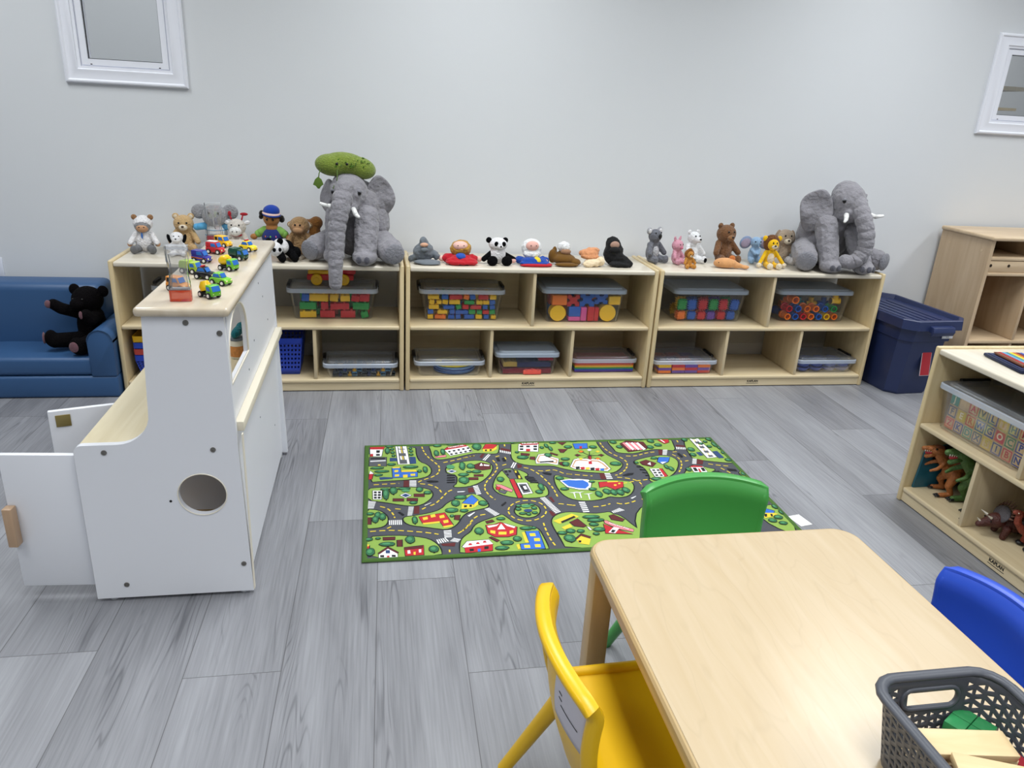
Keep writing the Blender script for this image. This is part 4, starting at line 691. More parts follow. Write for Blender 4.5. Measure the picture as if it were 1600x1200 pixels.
# back wall, lower half set in, upper half with an arched window
kb('back_panel', WHITE, -.511, -.499, KY0+.0185, KY1-.0185, .02, .492)
m = MB(); cy, hw, zb, zs, zt = .158, .138, .622, .69, .796
y1 = KY1-KY0-.0185; y0 = .0185
o1 = [(y0, .52), (y1, .52), (y1, KT-.001), (y0, KT-.001)]
a1 = [(cy-hw, zb), (cy+hw, zb)] + [(cy+hw*math.cos(a), zs+(zt-zs)*math.sin(a)) for a in [PI*i/14 for i in range(15)]]
xs = (-.512-KX0, -.498-KX0); bm = m.bm
VV = [[bm.verts.new((xx, p[0], p[1])) for p in o1] for xx in xs]; HH = [[bm.verts.new((xx, p[0], p[1])) for p in a1] for xx in xs]
for L in (VV, HH):
    k = len(L[0])
    for i in range(k): bm.faces.new((L[0][i], L[0][(i+1) % k], L[1][(i+1) % k], L[1][i]))
for q in (0, 1):
    es = [bm.edges.get((L[q][i], L[q][(i+1) % len(L[q])])) for L in (VV, HH) for i in range(len(L[q]))]
    bmesh.ops.triangle_fill(bm, edges=es, use_beauty=True)
m._fin(); m.build('window_panel', WHITE, K, 30)['label'] = 'upper back panel with an arched window opening'
m = MB(); m.tube([(-.4985-KX0, p[0], p[1]) for p in a1+a1[:1]], .003, 6, (1, 0, 0)); m.build('arch_rim', pm('cream_edge', 'e6dfcf', .5), K)
kb('wooden_rail', pm('cream_rail', 'e2dac6', .4), -.499, -.476, KY0+.0185, KY1-.0185, .4925, .5195, .003)['label'] = 'pale wooden rail across the back'
kb('base_panel', WHITE, KX0+.012, -.512, KY0+.0185, KY1-.0185, .03, .048)
kb('inner_floor', wood('kitchen_inside', 'c9a878', 'b89664', 1, .4), KX0+.012, -.512, KY0+.0185, KY1-.0185, .0485, .053)
kb('partition', WHITE, KX0+.004, -.512, -1.164, -1.150, .053, .4395)
kb('oven_front', WHITE, KX0+.002, KX0+.018, -1.149, KY1-.019, .05, .4395, .002)
for x, z, y in ((-.589, .7905, KY0), (-.513, .764, KY0), (-.815, .449, KY0), (-.554, .450, KY0), (-.808, .053, KY0), (-.502, .101, KY0)):
    m = MB(); m.lathe([(.0072, 0), (.0068, .002), (.003, .0022), (.0028, .0008), (.0005, .0008)], (x-KX0, 0, z), 16, (PI/2, 0, 0)); m.build('screw', SCREW, K)
m = MB(); m.cone((-.671-KX0, -.0008, .304), (-.671-KX0, .001, .304), .0035, n=12); m.build('cam_hole', BLACK, K)
for y, z in ((.30, .70), (.40, .62), (.55, .76), (.70, .60), (.62, .70), (.28, .57), (.42, .36), (.72, .20)):
    m = MB(); xx = (-.498 if z > .52 else -.499)-KX0; m.cone((xx-.001, y, z), (xx+.0008, y, z), .0032, n=10); m.build('nail_hole', pm('nail_hole', '5a5d66', .5), K)
for x in (-.85, -.51):
    for y in (KY0+.02, KY1-.03): m = MB(); m.cone((x-KX0, y-KY0+.0, 0), (x-KX0, y-KY0, .0125), .011, n=14); m.build('foot', pm('clear_foot', 'b9bcc2', .3), K)
# doors, both swung open
def door(hy, ang, catch, handle):
    d = bpy.data.objects.new('door', None); COL.objects.link(d); d.parent = K; d.location = (-.002, hy-KY0, 0); d.rotation_euler.z = math.radians(ang); d.empty_display_size = .03
    p = MB().b2(-.186, -.004, -.016, 0, .045, .436, .003).build('door_panel', WHITE, d)
    if handle:
        MB().b2(-.188, -.164, -.043, -.0165, .182, .294, .003).build('handle', wood('handle_wood', 'bfa184', 'ad8e70', 2, .4), d)
    if catch:
        MB().box((-.150, -.018, .405), (.038, .003, .036), .0012).build('catch_plate', pm('brass_catch', '93834f', .4, .35), d)
    for z in (.10, .38): MB().cone((-.004, -.004, z-.02), (-.004, -.004, z+.02), .004, n=10).build('hinge', SCREW, d)
    return d
door(-1.522, -4, False, True); door(-1.178, 18, True, False)
# jars and a toy vegetable on the counter, seen through the arch
def jar(lab, x, y, r, h, cap, band, body):
    t = thing('play_jar', lab, 'jar', (x, y, .458))
    MB().lathe([(r*.9, 0), (r, .004), (r, h*.8), (r*.85, h*.88)], n=24).build('jar_body', body, t)
    MB().lathe([(r*1.006, h*.12), (r*1.012, h*.13), (r*1.012, h*.62), (r*1.006, h*.63)], n=24, c0=False, c1=False).build('jar_label', band, t)
    MB().lathe([(r*.9, h*.88), (r*.93, h*.885), (r*.93, h), (r*.85, h*1.01)], n=24).build('jar_lid', cap, t)
jar('play food jar with an orange pasta label inside the kitchen', -.606, -.838, .025, .074, pm('jar_lid_grey', '6a7580', .4), pm('jar_pasta', 'c98544', .5, var=.5, vscale=120), pm('jar_cream', 'dcd6c4', .4))
jar('red-labelled play food jar behind the pasta jar in the kitchen', -.572, -.775, .027, .095, pm('jar_lid_blue', '4c5a6c', .4), pm('jar_red', 'a83038', .5, var=.4, vscale=100), pm('jar_grey', '8f959c', .4))
t = thing('toy_squash', 'teal plush vegetable lying across the jars inside the kitchen', 'toy food', (-.602, -.838, .458+.0755+.018), rot=(.0, -.35, 1.2))
fused('squash_body', [('e', (0, 0, 0), (.034, .016, .016)), ('e', (.025, 0, .004), (.018, .014, .014))], plush('teal', '1f6f78'), t, .0025)
soft('stem', [('c', (.040, 0, .008), (.054, 0, .014), .006, .005)], plush('tan_stem', 'b08d5e'), t)

# ---------------------------------------------------------------- toy cars on the kitchen top
KTZ = KT+.0248
WIN = pm('car_window', '2f6fc4', .15); TYRE = pm('car_tyre', '17181a', .6); HUB = pm('car_hub', 'e9e9e6', .3); LAMP = pm('car_headlamp', 'efe6a8', .2)
def wheel(parent, x, y, r):
    m = MB(); s = 1 if y > 0 else -1
    m.lathe([(r*.62, -.0035), (r, -.003), (r, .003), (r*.62, .0035), (r*.55, .0025)], (x, y, r), 18, (s*-PI/2, 0, 0), True, True); m.mi = 1
    m.lathe([(r*.6, .0026), (r*.5, .0042), (.0004, .0038)], (x, y, r), 14, (s*-PI/2, 0, 0), False, True)
    return m.build('wheel', [TYRE, HUB], parent, 40)
def car(lab, x, y, rz, kind, col, extra=None, trim=None):
    t = thing('toy_car', lab, 'toy car', (x, y, KTZ), rz, 'little pull-back cars on the kitchen top')
    pa = plastic('car_'+col, col, .22); L, W = .052, .028
    trm = plastic('car_'+trim, trim, .25) if trim else pa
    def pr(name, pts, y0, y1, mat, bev=.002): return MB().prism(pts, 'xz', y0, y1, bev).build(name, mat, t, 50)
    if kind in ('sedan', 'taxi', 'police'):
        pr('car_body', [(-.027, .006), (.027, .006), (.028, .013), (.024, .018), (.010, .0205), (-.02, .0205), (-.027, .017)], -W/2, W/2, pa)
        pr('cabin', [(-.021, .0205), (.011, .0205), (.004, .033), (-.014, .033)], -W/2+.003, W/2-.003, pa)
        pr('side_window', [(-.0175, .0215), (.0078, .0215), (.0022, .0305), (-.0125, .0305)], -W/2+.0022, W/2-.0022, WIN, .0005)
        MB().prism([(.0112, .0212), (.0126, .0212), (.0063, .0315), (.005, .0315)], 'xz', -W/2+.005, W/2-.005).build('windscreen', WIN, t)
        if kind != 'sedan': MB().b2(-.008, -.002, -.008, .008, .0332, .037, .001).build('roof_light', plastic('car_red', 'c01f26', .25), t)
    elif kind in ('van', 'jeep', 'fire'):
        pr('car_body', [(-.027, .006), (.027, .006), (.028, .016), (.018, .021), (-.027, .021)], -W/2, W/2, pa)
        pr('cabin', [(-.027, .021), (.015, .021), (.008, .037), (-.026, .037)], -W/2+.001, W/2-.001, pa)
        pr('side_window', [(-.008, .0235), (.0105, .0235), (.006, .0335), (-.008, .0335)], -W/2+.0002, W/2-.0002, WIN, .0004)
        MB().prism([(.0145, .0225), (.0158, .0225), (.010, .0345), (.0088, .0345)], 'xz', -W/2+.004, W/2-.004).build('windscreen', WIN, t)
        if kind == 'fire': MB().b2(-.024, .006, -.009, .009, .0372, .040, .001).build('ladder', HUB, t)
        if kind == 'van': pr('rear_window', [(-.022, .0235), (-.012, .0235), (-.012, .0335), (-.022, .0335)], -W/2+.0003, W/2-.0003, TYRE, .0004)
        if kind == 'jeep': pr('side_stripe', [(-.026, .014), (.024, .012), (.024, .0145), (-.026, .018)], -W/2-.0003, W/2+.0003, trm, .0002)
    else:
        pr('chassis', [(-.027, .006), (.022, .006), (.022, .014), (-.027, .014)], -W/2+.002, W/2-.002, TYRE if kind != 'dump' else pa)
        pr('cab', [(.005, .007), (.028, .007), (.029, .019), (.023, .034), (.005, .034)], -W/2, W/2, pa)
        pr('side_window', [(.008, .020), (.0225, .020), (.019, .030), (.008, .030)], -W/2-.0003, W/2+.0003, WIN, .0002)
        MB().prism([(.0288, .0195), (.030, .0195), (.0247, .032), (.0238, .032)], 'xz', -W/2+.003, W/2-.003).build('windscreen', WIN, t)
        if kind == 'mixer': m = MB(); m.lathe([(.006, -.02), (.013, -.012), (.0145, .004), (.010, .016), (.005, .02)], (-.0105, 0, .029), 18, (0, PI/2-.35+PI, 0)); m.build('mixer_drum', trm, t)
        elif kind == 'hopper': m = MB(); m.lathe([(.0145, 0), (.0155, .012), (.009, .024)], (-.010, 0, .016), 18, (0, -.3, 0)); m.build('mixer_drum', trm, t)
        else: pr('cargo_box', [(-.027, .0145), (.003, .0145), (.003, .037), (-.022, .037), (-.027, .030)], -W/2, W/2, pa)
    for s in (-1, 1):
        for xx in (-.016, .016): wheel(t, xx, s*(W/2-.0005), .0078)
        MB().ell((.0275, s*.009, .0135), (.0012, .0035, .0025), n=10).build('headlamp', LAMP, t)
    return t
Rr = math.radians
for a in [('yellow toy van at the far end of the kitchen top', -.633, -.79, Rr(-32), 'van', 'edb41a'), ('yellow toy taxi with red roof light at the far edge', -.545, -.853, Rr(-32), 'taxi', 'f3d42a'),
          ('red toy fire truck with white ladder on the kitchen top', -.636, -.905, Rr(-22), 'fire', 'c02630'), ('dark green toy truck on the kitchen top', -.553, -.995, Rr(-28), 'box', '1f4c39'),
          ('purple toy jeep with orange stripe', -.650, -1.042, Rr(-22), 'jeep', '34318f', None, 'c9682e'), ('green toy cement mixer with yellow drum', -.557, -1.145, Rr(-30), 'mixer', '6fc335', None, 'f2c61a'),
          ('lime and grey toy delivery truck near the kitchen edge', -.651, -1.19, Rr(-22), 'box', 'a8c846'), ('black toy police car with red roof light', -.598, -1.258, Rr(-22), 'police', '1a1a1e'),
          ('light green toy sedan on the kitchen top', -.545, -1.325, Rr(-30), 'sedan', '7cc63c'), ('orange toy van behind the front liquid timer', -.637, -1.395, Rr(-28), 'van', 'ea9a44'),
          ('green toy truck with yellow hopper nearest the camera', -.548, -1.462, Rr(-42), 'hopper', '5fb52e', None, 'f2c61a')]: car(*a)
# liquid timers
ACR = clear('clear_acrylic', 'eef2f4', .07, .03, .8)
def timer(lab, x, y, rz, liq):
    t = thing('liquid_timer', lab, 'liquid timer', (x, y, KTZ), rz, 'clear liquid timers on the kitchen top')
    m = MB(); m.loft([rrect(.050, .026, .004, z) for z in (0.0005, .028)]); m.build('base_chamber', clear('timer_'+liq, liq, .62, .05, .3), t)
    m = MB(); pts = []
    for z, w in ((.0285, .050), (.045, .048), (.06, .043), (.072, .041), (.085, .043), (.10, .050), (.128, .052)): pts.append(rrect(w, .024, .004, z))
    m.loft(pts); m.build('acrylic_tower', ACR, t, 30)
    m = MB(); m.loft([rrect(w, .012, .003, z) for z, w in ((.032, .040), (.06, .034), (.072, .032), (.085, .034), (.115, .040))]); m.build('inner_channel', ACR, t, 30)
    m = MB(); m.loft([rrect(.052, .026, .004, z) for z in (.1283, .136)]); m.build('cap', clear('timer_cap', 'e8ecf0', .25, .05, .4), t)
    m = MB(); m.loft([rrect(.044, .016, .003, z) for z in (.0282, .0312)]); m.build('waterline', pm('timer_line', 'f2e6e6', .3), t)
timer('clear liquid timer with orange-red base at the near end', -.607, -1.497, Rr(4), 'e8502a'); timer('clear liquid timer with dark red base at the far end', -.668, -.735, Rr(4), 'b01f30')

# ================================================================ blue sofa
BL = pm('blue_vinyl', '33557f', .42, bump=.06, bscale=300, spec=.4)
t = thing('kids_sofa', 'small blue vinyl sofa against the wall', 'sofa', (-1.27, 0, 0))
SX = -1.30
MB().b2(SX, 0, -.040, .37, .001, .102, .012, 3).build('base', BL, t); MB().b2(SX+.11, -.092, -.038, .235, .104, .186, .018, 4).build('seat_cushion', BL, t)
MB().b2(SX+.10, -.098, .205, .375, .100, .458, .035, 4).build('backrest', BL, t)
for x in (-.105, SX-.0): 
    m = MB(); w = .105; m.prism([(x, .101), (x+w, .101), (x+w, .26)]+arc(x+w/2, .262, w/2, 0, 180, 10)+[(x, .26)], 'xz', -.042, .372, .006); m.build('armrest', BL, t, 40)
m = MB(); m.prism(arc(-.0525, .262, .053, 0, 180, 12)+arc(-.0525, .262, .050, 180, 0, 12), 'xz', -.0445, -.0410); m.build('piping', pm('blue_piping', '274668', .5), t, 40)

# ================================================================ navy storage tote
NV = pm('navy_plastic', '232f57', .42, bump=.04, bscale=90)
t = thing('storage_tote', 'navy plastic tote with lid on the floor between shelf unit and cubbies', 'tote', (2.635, .085, 0), Rr(4))
def oct_(w, d, c, z): return [(w/2, -d/2+c, z), (w/2, d/2-c, z), (w/2-c, d/2, z), (-w/2+c, d/2, z), (-w/2, d/2-c, z), (-w/2, -d/2+c, z), (-w/2+c, -d/2, z), (w/2-c, -d/2, z)]
m = MB(); m.loft([oct_(.25, .42, .045, .0), oct_(.262, .432, .045, .012), oct_(.295, .505, .05, .30), oct_(.315, .53, .05, .305), oct_(.322, .545, .05, .385)]); m.build('tub', NV, t, 25)
m = MB(); m.loft([oct_(.34, .575, .052, .372), oct_(.372, .61, .055, .374), oct_(.368, .604, .055, .42), oct_(.358, .594, .052, .424), oct_(.335, .565, .048, .422), oct_(.320, .548, .045, .402), oct_(.30, .52, .04, .401)]); m.build('lid', NV, t, 25)
m = MB()
for k in range(5): m.b2(-.10+k*.045, -.085+k*.045, -.20, .20, .4012, .4042, .001)
m.build('lid_ribs', NV, t)
for s in (-1, 1):
    m = MB(); m.prism([(s*.303, .368), (s*.303, .400), (s*.328, .396), (s*.335, .372), (s*.325, .352), (s*.318, .352), (s*.322, .368)], 'yz', -.065, .065, .002); m.build('handle', NV, t, 40)
o = MB().box((.085, -.2735, .332), (.065, .0015, .018), rot=(-.03, 0, 0)).build('paper_label', pm('label_white', 'e8e8ea', .6), t)
text('lettering', 'toys', .012, pm('ink', '34363c', .6), t, (.085, -.2747, .332), (PI/2, 0, 0), .0002)
o = MB().box((.015, -.2465, .222), (.055, .002, .205), .0006, rot=(-.145, 0, 0)).build('red_sticker', pm('sticker_red', 'b32430', .4), t)
o = MB().box((.015, -.2457, .222), (.060, .002, .210), .0006, rot=(-.145, 0, 0)).build('sticker_border', pm('sticker_edge', 'cfc3c8', .4), t)

# ================================================================ wooden cubby unit
CB = wood('cubby_wood', 'cdb596', 'bda281', 2, .4, 2.5, 10); CBH = wood('cubby_wood_flat', 'd6bf9f', 'c3a988', 0, .4, 2.5, 10); CBI = wood('cubby_inside', 'b99872', 'a78661', 2, .5, 2.5, 10)
t = thing('cubby_unit', 'tall maple cubby unit against the wall behind the navy tote', 'cubby', (3.02, 0, 0), group=None)
CWd = 1.2
m = MB(); n = 6
for k in range(n): m.b2(0, .02, .002+k*.062, .002+(k+1)*.062-.0004, 0, .795)
m.build('side_panel', CB, t); MB().b2(CWd-.02, CWd, 0, .372, 0, .795).build('side_panel', CB, t)
MB().b2(-.012, CWd+.012, -.012, .376, .796, .818, .008, 3).build('top_board', CBH, t)
MB().b2(.02, CWd-.02, .004, .36, .692, .710, .004).build('shelf_board', CBH, t); MB().b2(.02, CWd-.02, .006, .024, .630, .690, .002).build('hook_rail', CBH, t)
MB().b2(.02, CWd-.02, .0, .024, .612, .629, .003).build('lower_rail', CBH, t); MB().b2(.02, CWd-.02, .002, .36, .236, .255, .005).build('bench_board', CBH, t)
MB().b2(.02, CWd-.02, .361, .369, .02, .79).build('back_panel', CBI, t); MB().b2(.02, CWd-.02, .01, .028, .0, .06).build('toe_board', CBH, t)
for x in (.300, .585, .87):
    MB().b2(x-.009, x+.009, .006, .36, .256, .611, .003).build('divider', CB, t); MB().b2(x-.009, x+.009, .006, .36, .710, .795, .003).build('divider', CB, t); MB().b2(x-.009, x+.009, .012, .36, .0, .2355, .003).build('divider', CB, t)
for x in (.03, .14, .32, .43): MB().cone((x, .0045, .666), (x, .0062, .666), .008, n=14).build('screw', pm('bolt_dark', '3b2e22', .4, .5), t)
for y, z in ((.06, .735), (.30, .735)): MB().cone((-.0012, y, z), (.001, y, z), .006, n=12).build('peg', CBH, t)

# ================================================================ table
TB = wood('table_top', 'c8b597', 'c1ac8b', 1, .26, 3.0, 12, .12, .09)
TX0, TX1, TY1, TY0, TH = .292, .905, -2.098, -3.32, .48
t = thing('kids_table', 'low rectangular maple table with rounded corners in the foreground', 'table', (TX0, TY0, 0))
w, d = TX1-TX0, TY1-TY0
m = MB(); cx, cy = w/2, d/2
m.loft([rrect(w-.012, d-.012, .045, TH-.026, 8, cx, cy), rrect(w-.003, d-.003, .05, TH-.022, 8, cx, cy), rrect(w, d, .05, TH-.014, 8, cx, cy), rrect(w-.002, d-.002, .05, TH-.006, 8, cx, cy), rrect(w-.009, d-.009, .047, TH-.0015, 8, cx, cy), rrect(w-.016, d-.016, .045, TH-.0016, 8, cx, cy)], True, True)
m.build('table_edge', wood('table_edge', 'bfa67c', 'b3996d', 1, .3, 3, 6), t, 30)
m = MB(); m.loft([rrect(w-.0165, d-.0165, .045, TH-.0016, 8, cx, cy), rrect(w-.0175, d-.0175, .045, TH, 8, cx, cy)]); m.build('table_top', TB, t, 30)
m = MB()
for x0, x1, y0, y1 in ((.045, w-.045, .03, .048), (.045, w-.045, d-.048, d-.03), (.03, .048, .045, d-.045), (w-.048, w-.03, .045, d-.045)): m.b2(x0, x1, y0, y1, TH-.085, TH-.0262)
m.build('apron', wood('table_apron', 'cdb084', 'bd9e70', 1, .4), t)
for x in (.034, w-.034):
    for y in (.034, d-.034): m = MB(); m.box((x, y, (TH-.0265)/2), (.047, .047, TH-.0265), .008); m.build('leg', wood('table_leg', 'c9ab7c', 'b4945f', 2, .35, 3, 8), t, 30)

# ================================================================ chairs
def chair(lab, x, y, rz, col, label=False):
    c = pm('chair_'+col, col, .33, bump=.03, bscale=900)
    t = thing('kids_chair', lab, 'chair', (x, y, 0), rz, 'moulded plastic kids chairs at the table')
    nu, nv = 24, 20; hw = .150; z0 = .245
    def P(u, v, o=0):
        zt = .503-.015*abs(u)**2.2
        z = z0+(zt-z0)*v
        yy = .012+.022*math.sin(PI*v)+.045*(v**1.4)*.6-.034*u*u+.016*max(0, (v-.86)/.14)**2
        return V((hw*u*(.94+.06*v), yy+o, z))
    m = MB()
    fr = [[P(-1+2*i/nu, j/nv) for i in range(nu+1)] for j in range(nv+1)]; bk = [[P(-1+2*i/nu, j/nv, .007) for i in range(nu+1)] for j in range(nv+1)]
    m.loft(fr, False, False, False); m.loft(bk, False, False, False)
    ring = lambda g: [g[0][i] for i in range(nu+1)]+[g[j][nu] for j in range(1, nv+1)]+[g[nv][i] for i in range(nu-1, -1, -1)]+[g[j][0] for j in range(nv-1, 0, -1)]
    m.loft([ring(fr), ring(bk)], False, False); bmesh.ops.remove_doubles(m.bm, verts=m.bm.verts, dist=1e-5)
    m.build('backrest', c, t, 50)
    # rolled rim over the sides and the crest
    path = [P(-1, j/nv) for j in range(nv)]+[P(-1+2*i/nu, 1) for i in range(nu+1)]+[P(1, j/nv) for j in range(nv-1, -1, -1)]
    prof = [(-.004, .0015), (.0, .0004), (.0045, .0018), (.0075, .006), (.0085, .012), (.0075, .020), (.003, .0245), (-.002, .0245), (-.0055, .020), (-.0055, .008)]
    m = MB(); m.sweep(path, [(-a*1.5, b*1.1) for a, b in prof], (0, 1, 0)); m.build('back_rim', c, t, 50)
    if label:
        m = MB(); m.loft([[P(-.86+.72*i/12, .44+.44*j/8, .0076) for i in range(13)] for j in range(9)], False, False, False); lo = m.build('paper_label', pm('label_paper', 'c9c6cf', .6), t, 60); sl = lo.modifiers.new('thick', 'SOLIDIFY'); sl.thickness = .0004
        for u0, u1, v in ((-.74, -.36, .60), (-.38, -.30, .64), (-.37, -.29, .68)):
            m = MB(); m.loft([[P(u0+(u1-u0)*i/6, v+dv, .0086) for i in range(7)] for dv in (0, .008)], False, False, False); sl = m.build('printed_line', pm('ink', '34363c', .6), t, 60).modifiers.new('thick', 'SOLIDIFY'); sl.thickness = .0003
    # seat
    m = MB(); sy0, sy1, sw = -.315, .005, .158
    def SP(u, v, o=0):
        yy = sy1+(sy0-sy1)*v; e = abs(u)**4
        z = .272+.010*e-.010*math.sin(PI*v)*(1-u*u)-.016*max(0, v-.88)/.12 + (.012*max(0, .08-v)/.08)
        return V((sw*u*(1-.06*(1-v)), yy, z+o))
    ns, ms = 18, 22
    tp = [[SP(-1+2*i/ns, j/ms) for i in range(ns+1)] for j in range(ms+1)]; bt = [[SP(-1+2*i/ns, j/ms, -.014) for i in range(ns+1)] for j in range(ms+1)]
    m.loft(tp, False, False, False); m.loft(bt, False, False, False)
    rg2 = lambda g: [g[0][i] for i in range(ns+1)]+[g[j][ns] for j in range(1, ms+1)]+[g[ms][i] for i in range(ns-1, -1, -1)]+[g[j][0] for j in range(ms-1, 0, -1)]
    m.loft([rg2(tp), rg2(bt)], False, False); bmesh.ops.remove_doubles(m.bm, verts=m.bm.verts, dist=1e-5); m.build('seat', c, t, 50)
    rim = [SP(-1, j/ms, -.002) for j in range(ms+1)]+[SP(-1+2*i/ns, 1, -.002) for i in range(1, ns)]+[SP(1, j/ms, -.002) for j in range(ms, -1, -1)]
    m = MB(); m.tube(rim, .011, 10); m.build('seat_rim', c, t, 60)
    for sx in (-1, 1):
        for (ya, yb, xb) in ((-.018, .088, .186), (-.285, -.325, .172)):
            m = MB(); A, Bp = V((sx*.125, ya, .262)), V((sx*xb, yb, 0.004)); d = Bp-A
            pts = [A+d*(i/6) for i in range(7)]; pts[0] = A
            m.sweep(pts, [(.016*math.cos(a)*1.1, .016*math.sin(a)) for a in [2*PI*i/12 for i in range(12)]], (0, 1, 0), True, [1.25, 1.1, 1, .95, .9, .85, .82]); m.build('leg', c, t, 50)
    return t
chair('green plastic chair tucked in at the far end of the table', .640, -1.955, 0, '489c4a')
chair('yellow plastic chair with a paper label at the left side of the table', .209, -2.412, PI/2, 'e6b80e', True)
chair('blue plastic chair at the right side of the table', .978, -2.437, -PI/2, '2b52c8')
# ================================================================ grey basket on the table with wooden blocks
GBK = pm('grey_basket_plastic', '4b4e56', .4)
BX, BY, BW, BDp, BH = .640, -2.815, .205, .30, .122
t = thing('perforated_basket', 'dark grey perforated plastic basket on the table', 'basket', (BX, BY, TH+.0005))
def bpt(s, v, o=0):
    """s along the rim 0..1, v height 0..1"""
    k = .80+.20*v; return k
def loop_pts(n, w, d, r):
    base = rrect(w, d, r, 0, 10); L = []; tot = 0
    pts = base+[base[0]]
    seg = [math.dist(pts[i], pts[i+1]) for i in range(len(base))]; T_ = sum(seg); out = []
    j = 0; acc = 0
    for i in range(n):
        tg = T_*i/n
        while acc+seg[j] < tg: acc += seg[j]; j += 1
        f = (tg-acc)/seg[j]; out.append((pts[j][0]+(pts[j+1][0]-pts[j][0])*f, pts[j][1]+(pts[j+1][1]-pts[j][1])*f))
    return out
NU, NV = 64, 10
rows = []
for j in range(NV+1):
    v = j/NV; z = .006+(BH-.012)*v
    rows.append([(x, y, z) for x, y in loop_pts(NU, BW-.016-.028*(1-v), BDp-.016-.028*(1-v), .034)])
m = MB(); vs = [[m.bm.verts.new(p) for p in r] for r in rows]
for j in range(NV):
    for i in range(NU):
        a, b, c, d = vs[j][i], vs[j][(i+1) % NU], vs[j+1][(i+1) % NU], vs[j+1][i]
        ctr = (a.co+b.co+c.co+d.co)/4
        slot = abs(ctr.x) < .040 and abs(ctr.y) > .11 and 6 <= j <= 7
        guard = abs(ctr.x) < .056 and abs(ctr.y) > .11 and 5 <= j <= 8
        if slot: continue
        if j == 0 or guard or j == NV-1: m.bm.faces.new((a, b, c, d)); continue
        ux, uz = (b.co-a.co), (d.co-a.co)
        if (i+j) % 2: tri = [a.co+ux*.12+uz*.5, a.co+ux*.86+uz*.12, a.co+ux*.86+uz*.88]
        else: tri = [a.co+ux*.14+uz*.12, a.co+ux*.88+uz*.5, a.co+ux*.14+uz*.88]
        q = [m.bm.verts.new(p) for p in tri]
        F = m.bm.faces.new
        if (i+j) % 2: F((a, b, q[1], q[0])); F((b, c, q[2], q[1])); F((c, d, q[0], q[2])); F((d, a, q[0]))
        else: F((a, b, q[1], q[0])); F((b, c, q[1])); F((c, d, q[2], q[1])); F((d, a, q[0], q[2]))
m._fin(); o = m.build('basket_wall', GBK, t, 30); sl = o.modifiers.new('thick', 'SOLIDIFY'); sl.thickness = .003; sl.offset = 0
m = MB(); m.loft([rrect(BW-.046, BDp-.046, .03, .0005), rrect(BW-.044, BDp-.044, .03, .006)]); m.build('basket_floor', GBK, t)
m = MB(); lp = loop_pts(NU, BW-.008, BDp-.008, .038); lp.append(lp[0])
m.sweep([(x, y, BH-.005) for x, y in lp], [(.0085*math.cos(a), .006*math.sin(a)) for a in [2*PI*i/12 for i in range(12)]], (0, 0, 1), False); m.build('rim', GBK, t, 60)
for s in (-1, 1):
    zc = .006+(BH-.012)*7/NV; yy = s*((BDp-.016-.028*(1-7/NV))/2)
    st = arc(.030, zc, .016, -90, 90, 8)+arc(-.030, zc, .016, 90, 270, 8); st.append(st[0])
    m = MB(); m.sweep([(x, yy+s*(z-zc)*.12, z) for x, z in st], [(.004*math.cos(a), .004*math.sin(a)) for a in [2*PI*i/8 for i in range(8)]], (0, 1, 0), False); m.build('handle_rim', GBK, t, 60)
# contents
PW_ = wood('plain_block', 'e3cb9f', 'd6ba8a', 0, .45, 6, 8); G = 'wooden blocks in the grey basket'
def wb(lab, c, d, rot, mat, name='wooden_block'):
    o = MB().box((0, 0, 0), d, .0015).build(name, mat); o.location = c; o.rotation_euler = rot; return tag(o, lab, 'block', G)
FZ = TH+.0068
GR, RD = pm('block_green', '2f8a50', .45), pm('block_red', '9c2230', .45)
def choc(lab, c, rz, mat, tilt=0, n=(2, 2)):
    t = thing('segmented_block', lab, 'block', c, group=G, rot=(tilt, 0, rz))
    m = MB()
    for i in range(n[0]):
        for j in range(n[1]): m.box(((i-(n[0]-1)/2)*.0265, (j-(n[1]-1)/2)*.0265, .0125), (.0255, .0255, .025), .0012)
    m.box((0, 0, .010), (.026*n[0]-.002, .026*n[1]-.002, .018)); m.build('block_body', mat, t)
for i, (x, y) in enumerate(((-.045, .085), (.0, .095), (.048, .085), (-.04, -.02), (.02, .03), (.045, -.08))):
    wb('plain wooden block at the bottom of the grey basket', (BX+x, BY+y, FZ+.0135), (.040, .038, .026), (0, 0, (0, .1, -.1, .05, .2, .0)[i]), PW_)
choc('green grooved wooden block at the back of the grey basket', (BX+.050, BY+.108, FZ+.0275), .5, GR, .0)
wb('long plain wooden plank across the grey basket', (BX-.005, BY+.062, FZ+.0685), (.135, .040, .012), (.12, .06, -.10), PW_, 'wooden_plank')
wb('second plain plank under the long one in the grey basket', (BX+.006, BY+.058, FZ+.050), (.130, .040, .012), (.05, .05, -.16), PW_, 'wooden_plank')
wb('plain wooden plank leaning over the red blocks', (BX+.012, BY-.000, FZ+.078), (.135, .034, .012), (-.05, -.02, -.42), PW_, 'wooden_plank')
choc('red grooved wooden block at the basket side', (BX+.068, BY+.030, FZ+.0275), .1, RD, 0, (1, 2))
choc('red grooved wooden block under the leaning plank', (BX-.028, BY-.015, FZ+.030), .25, RD)

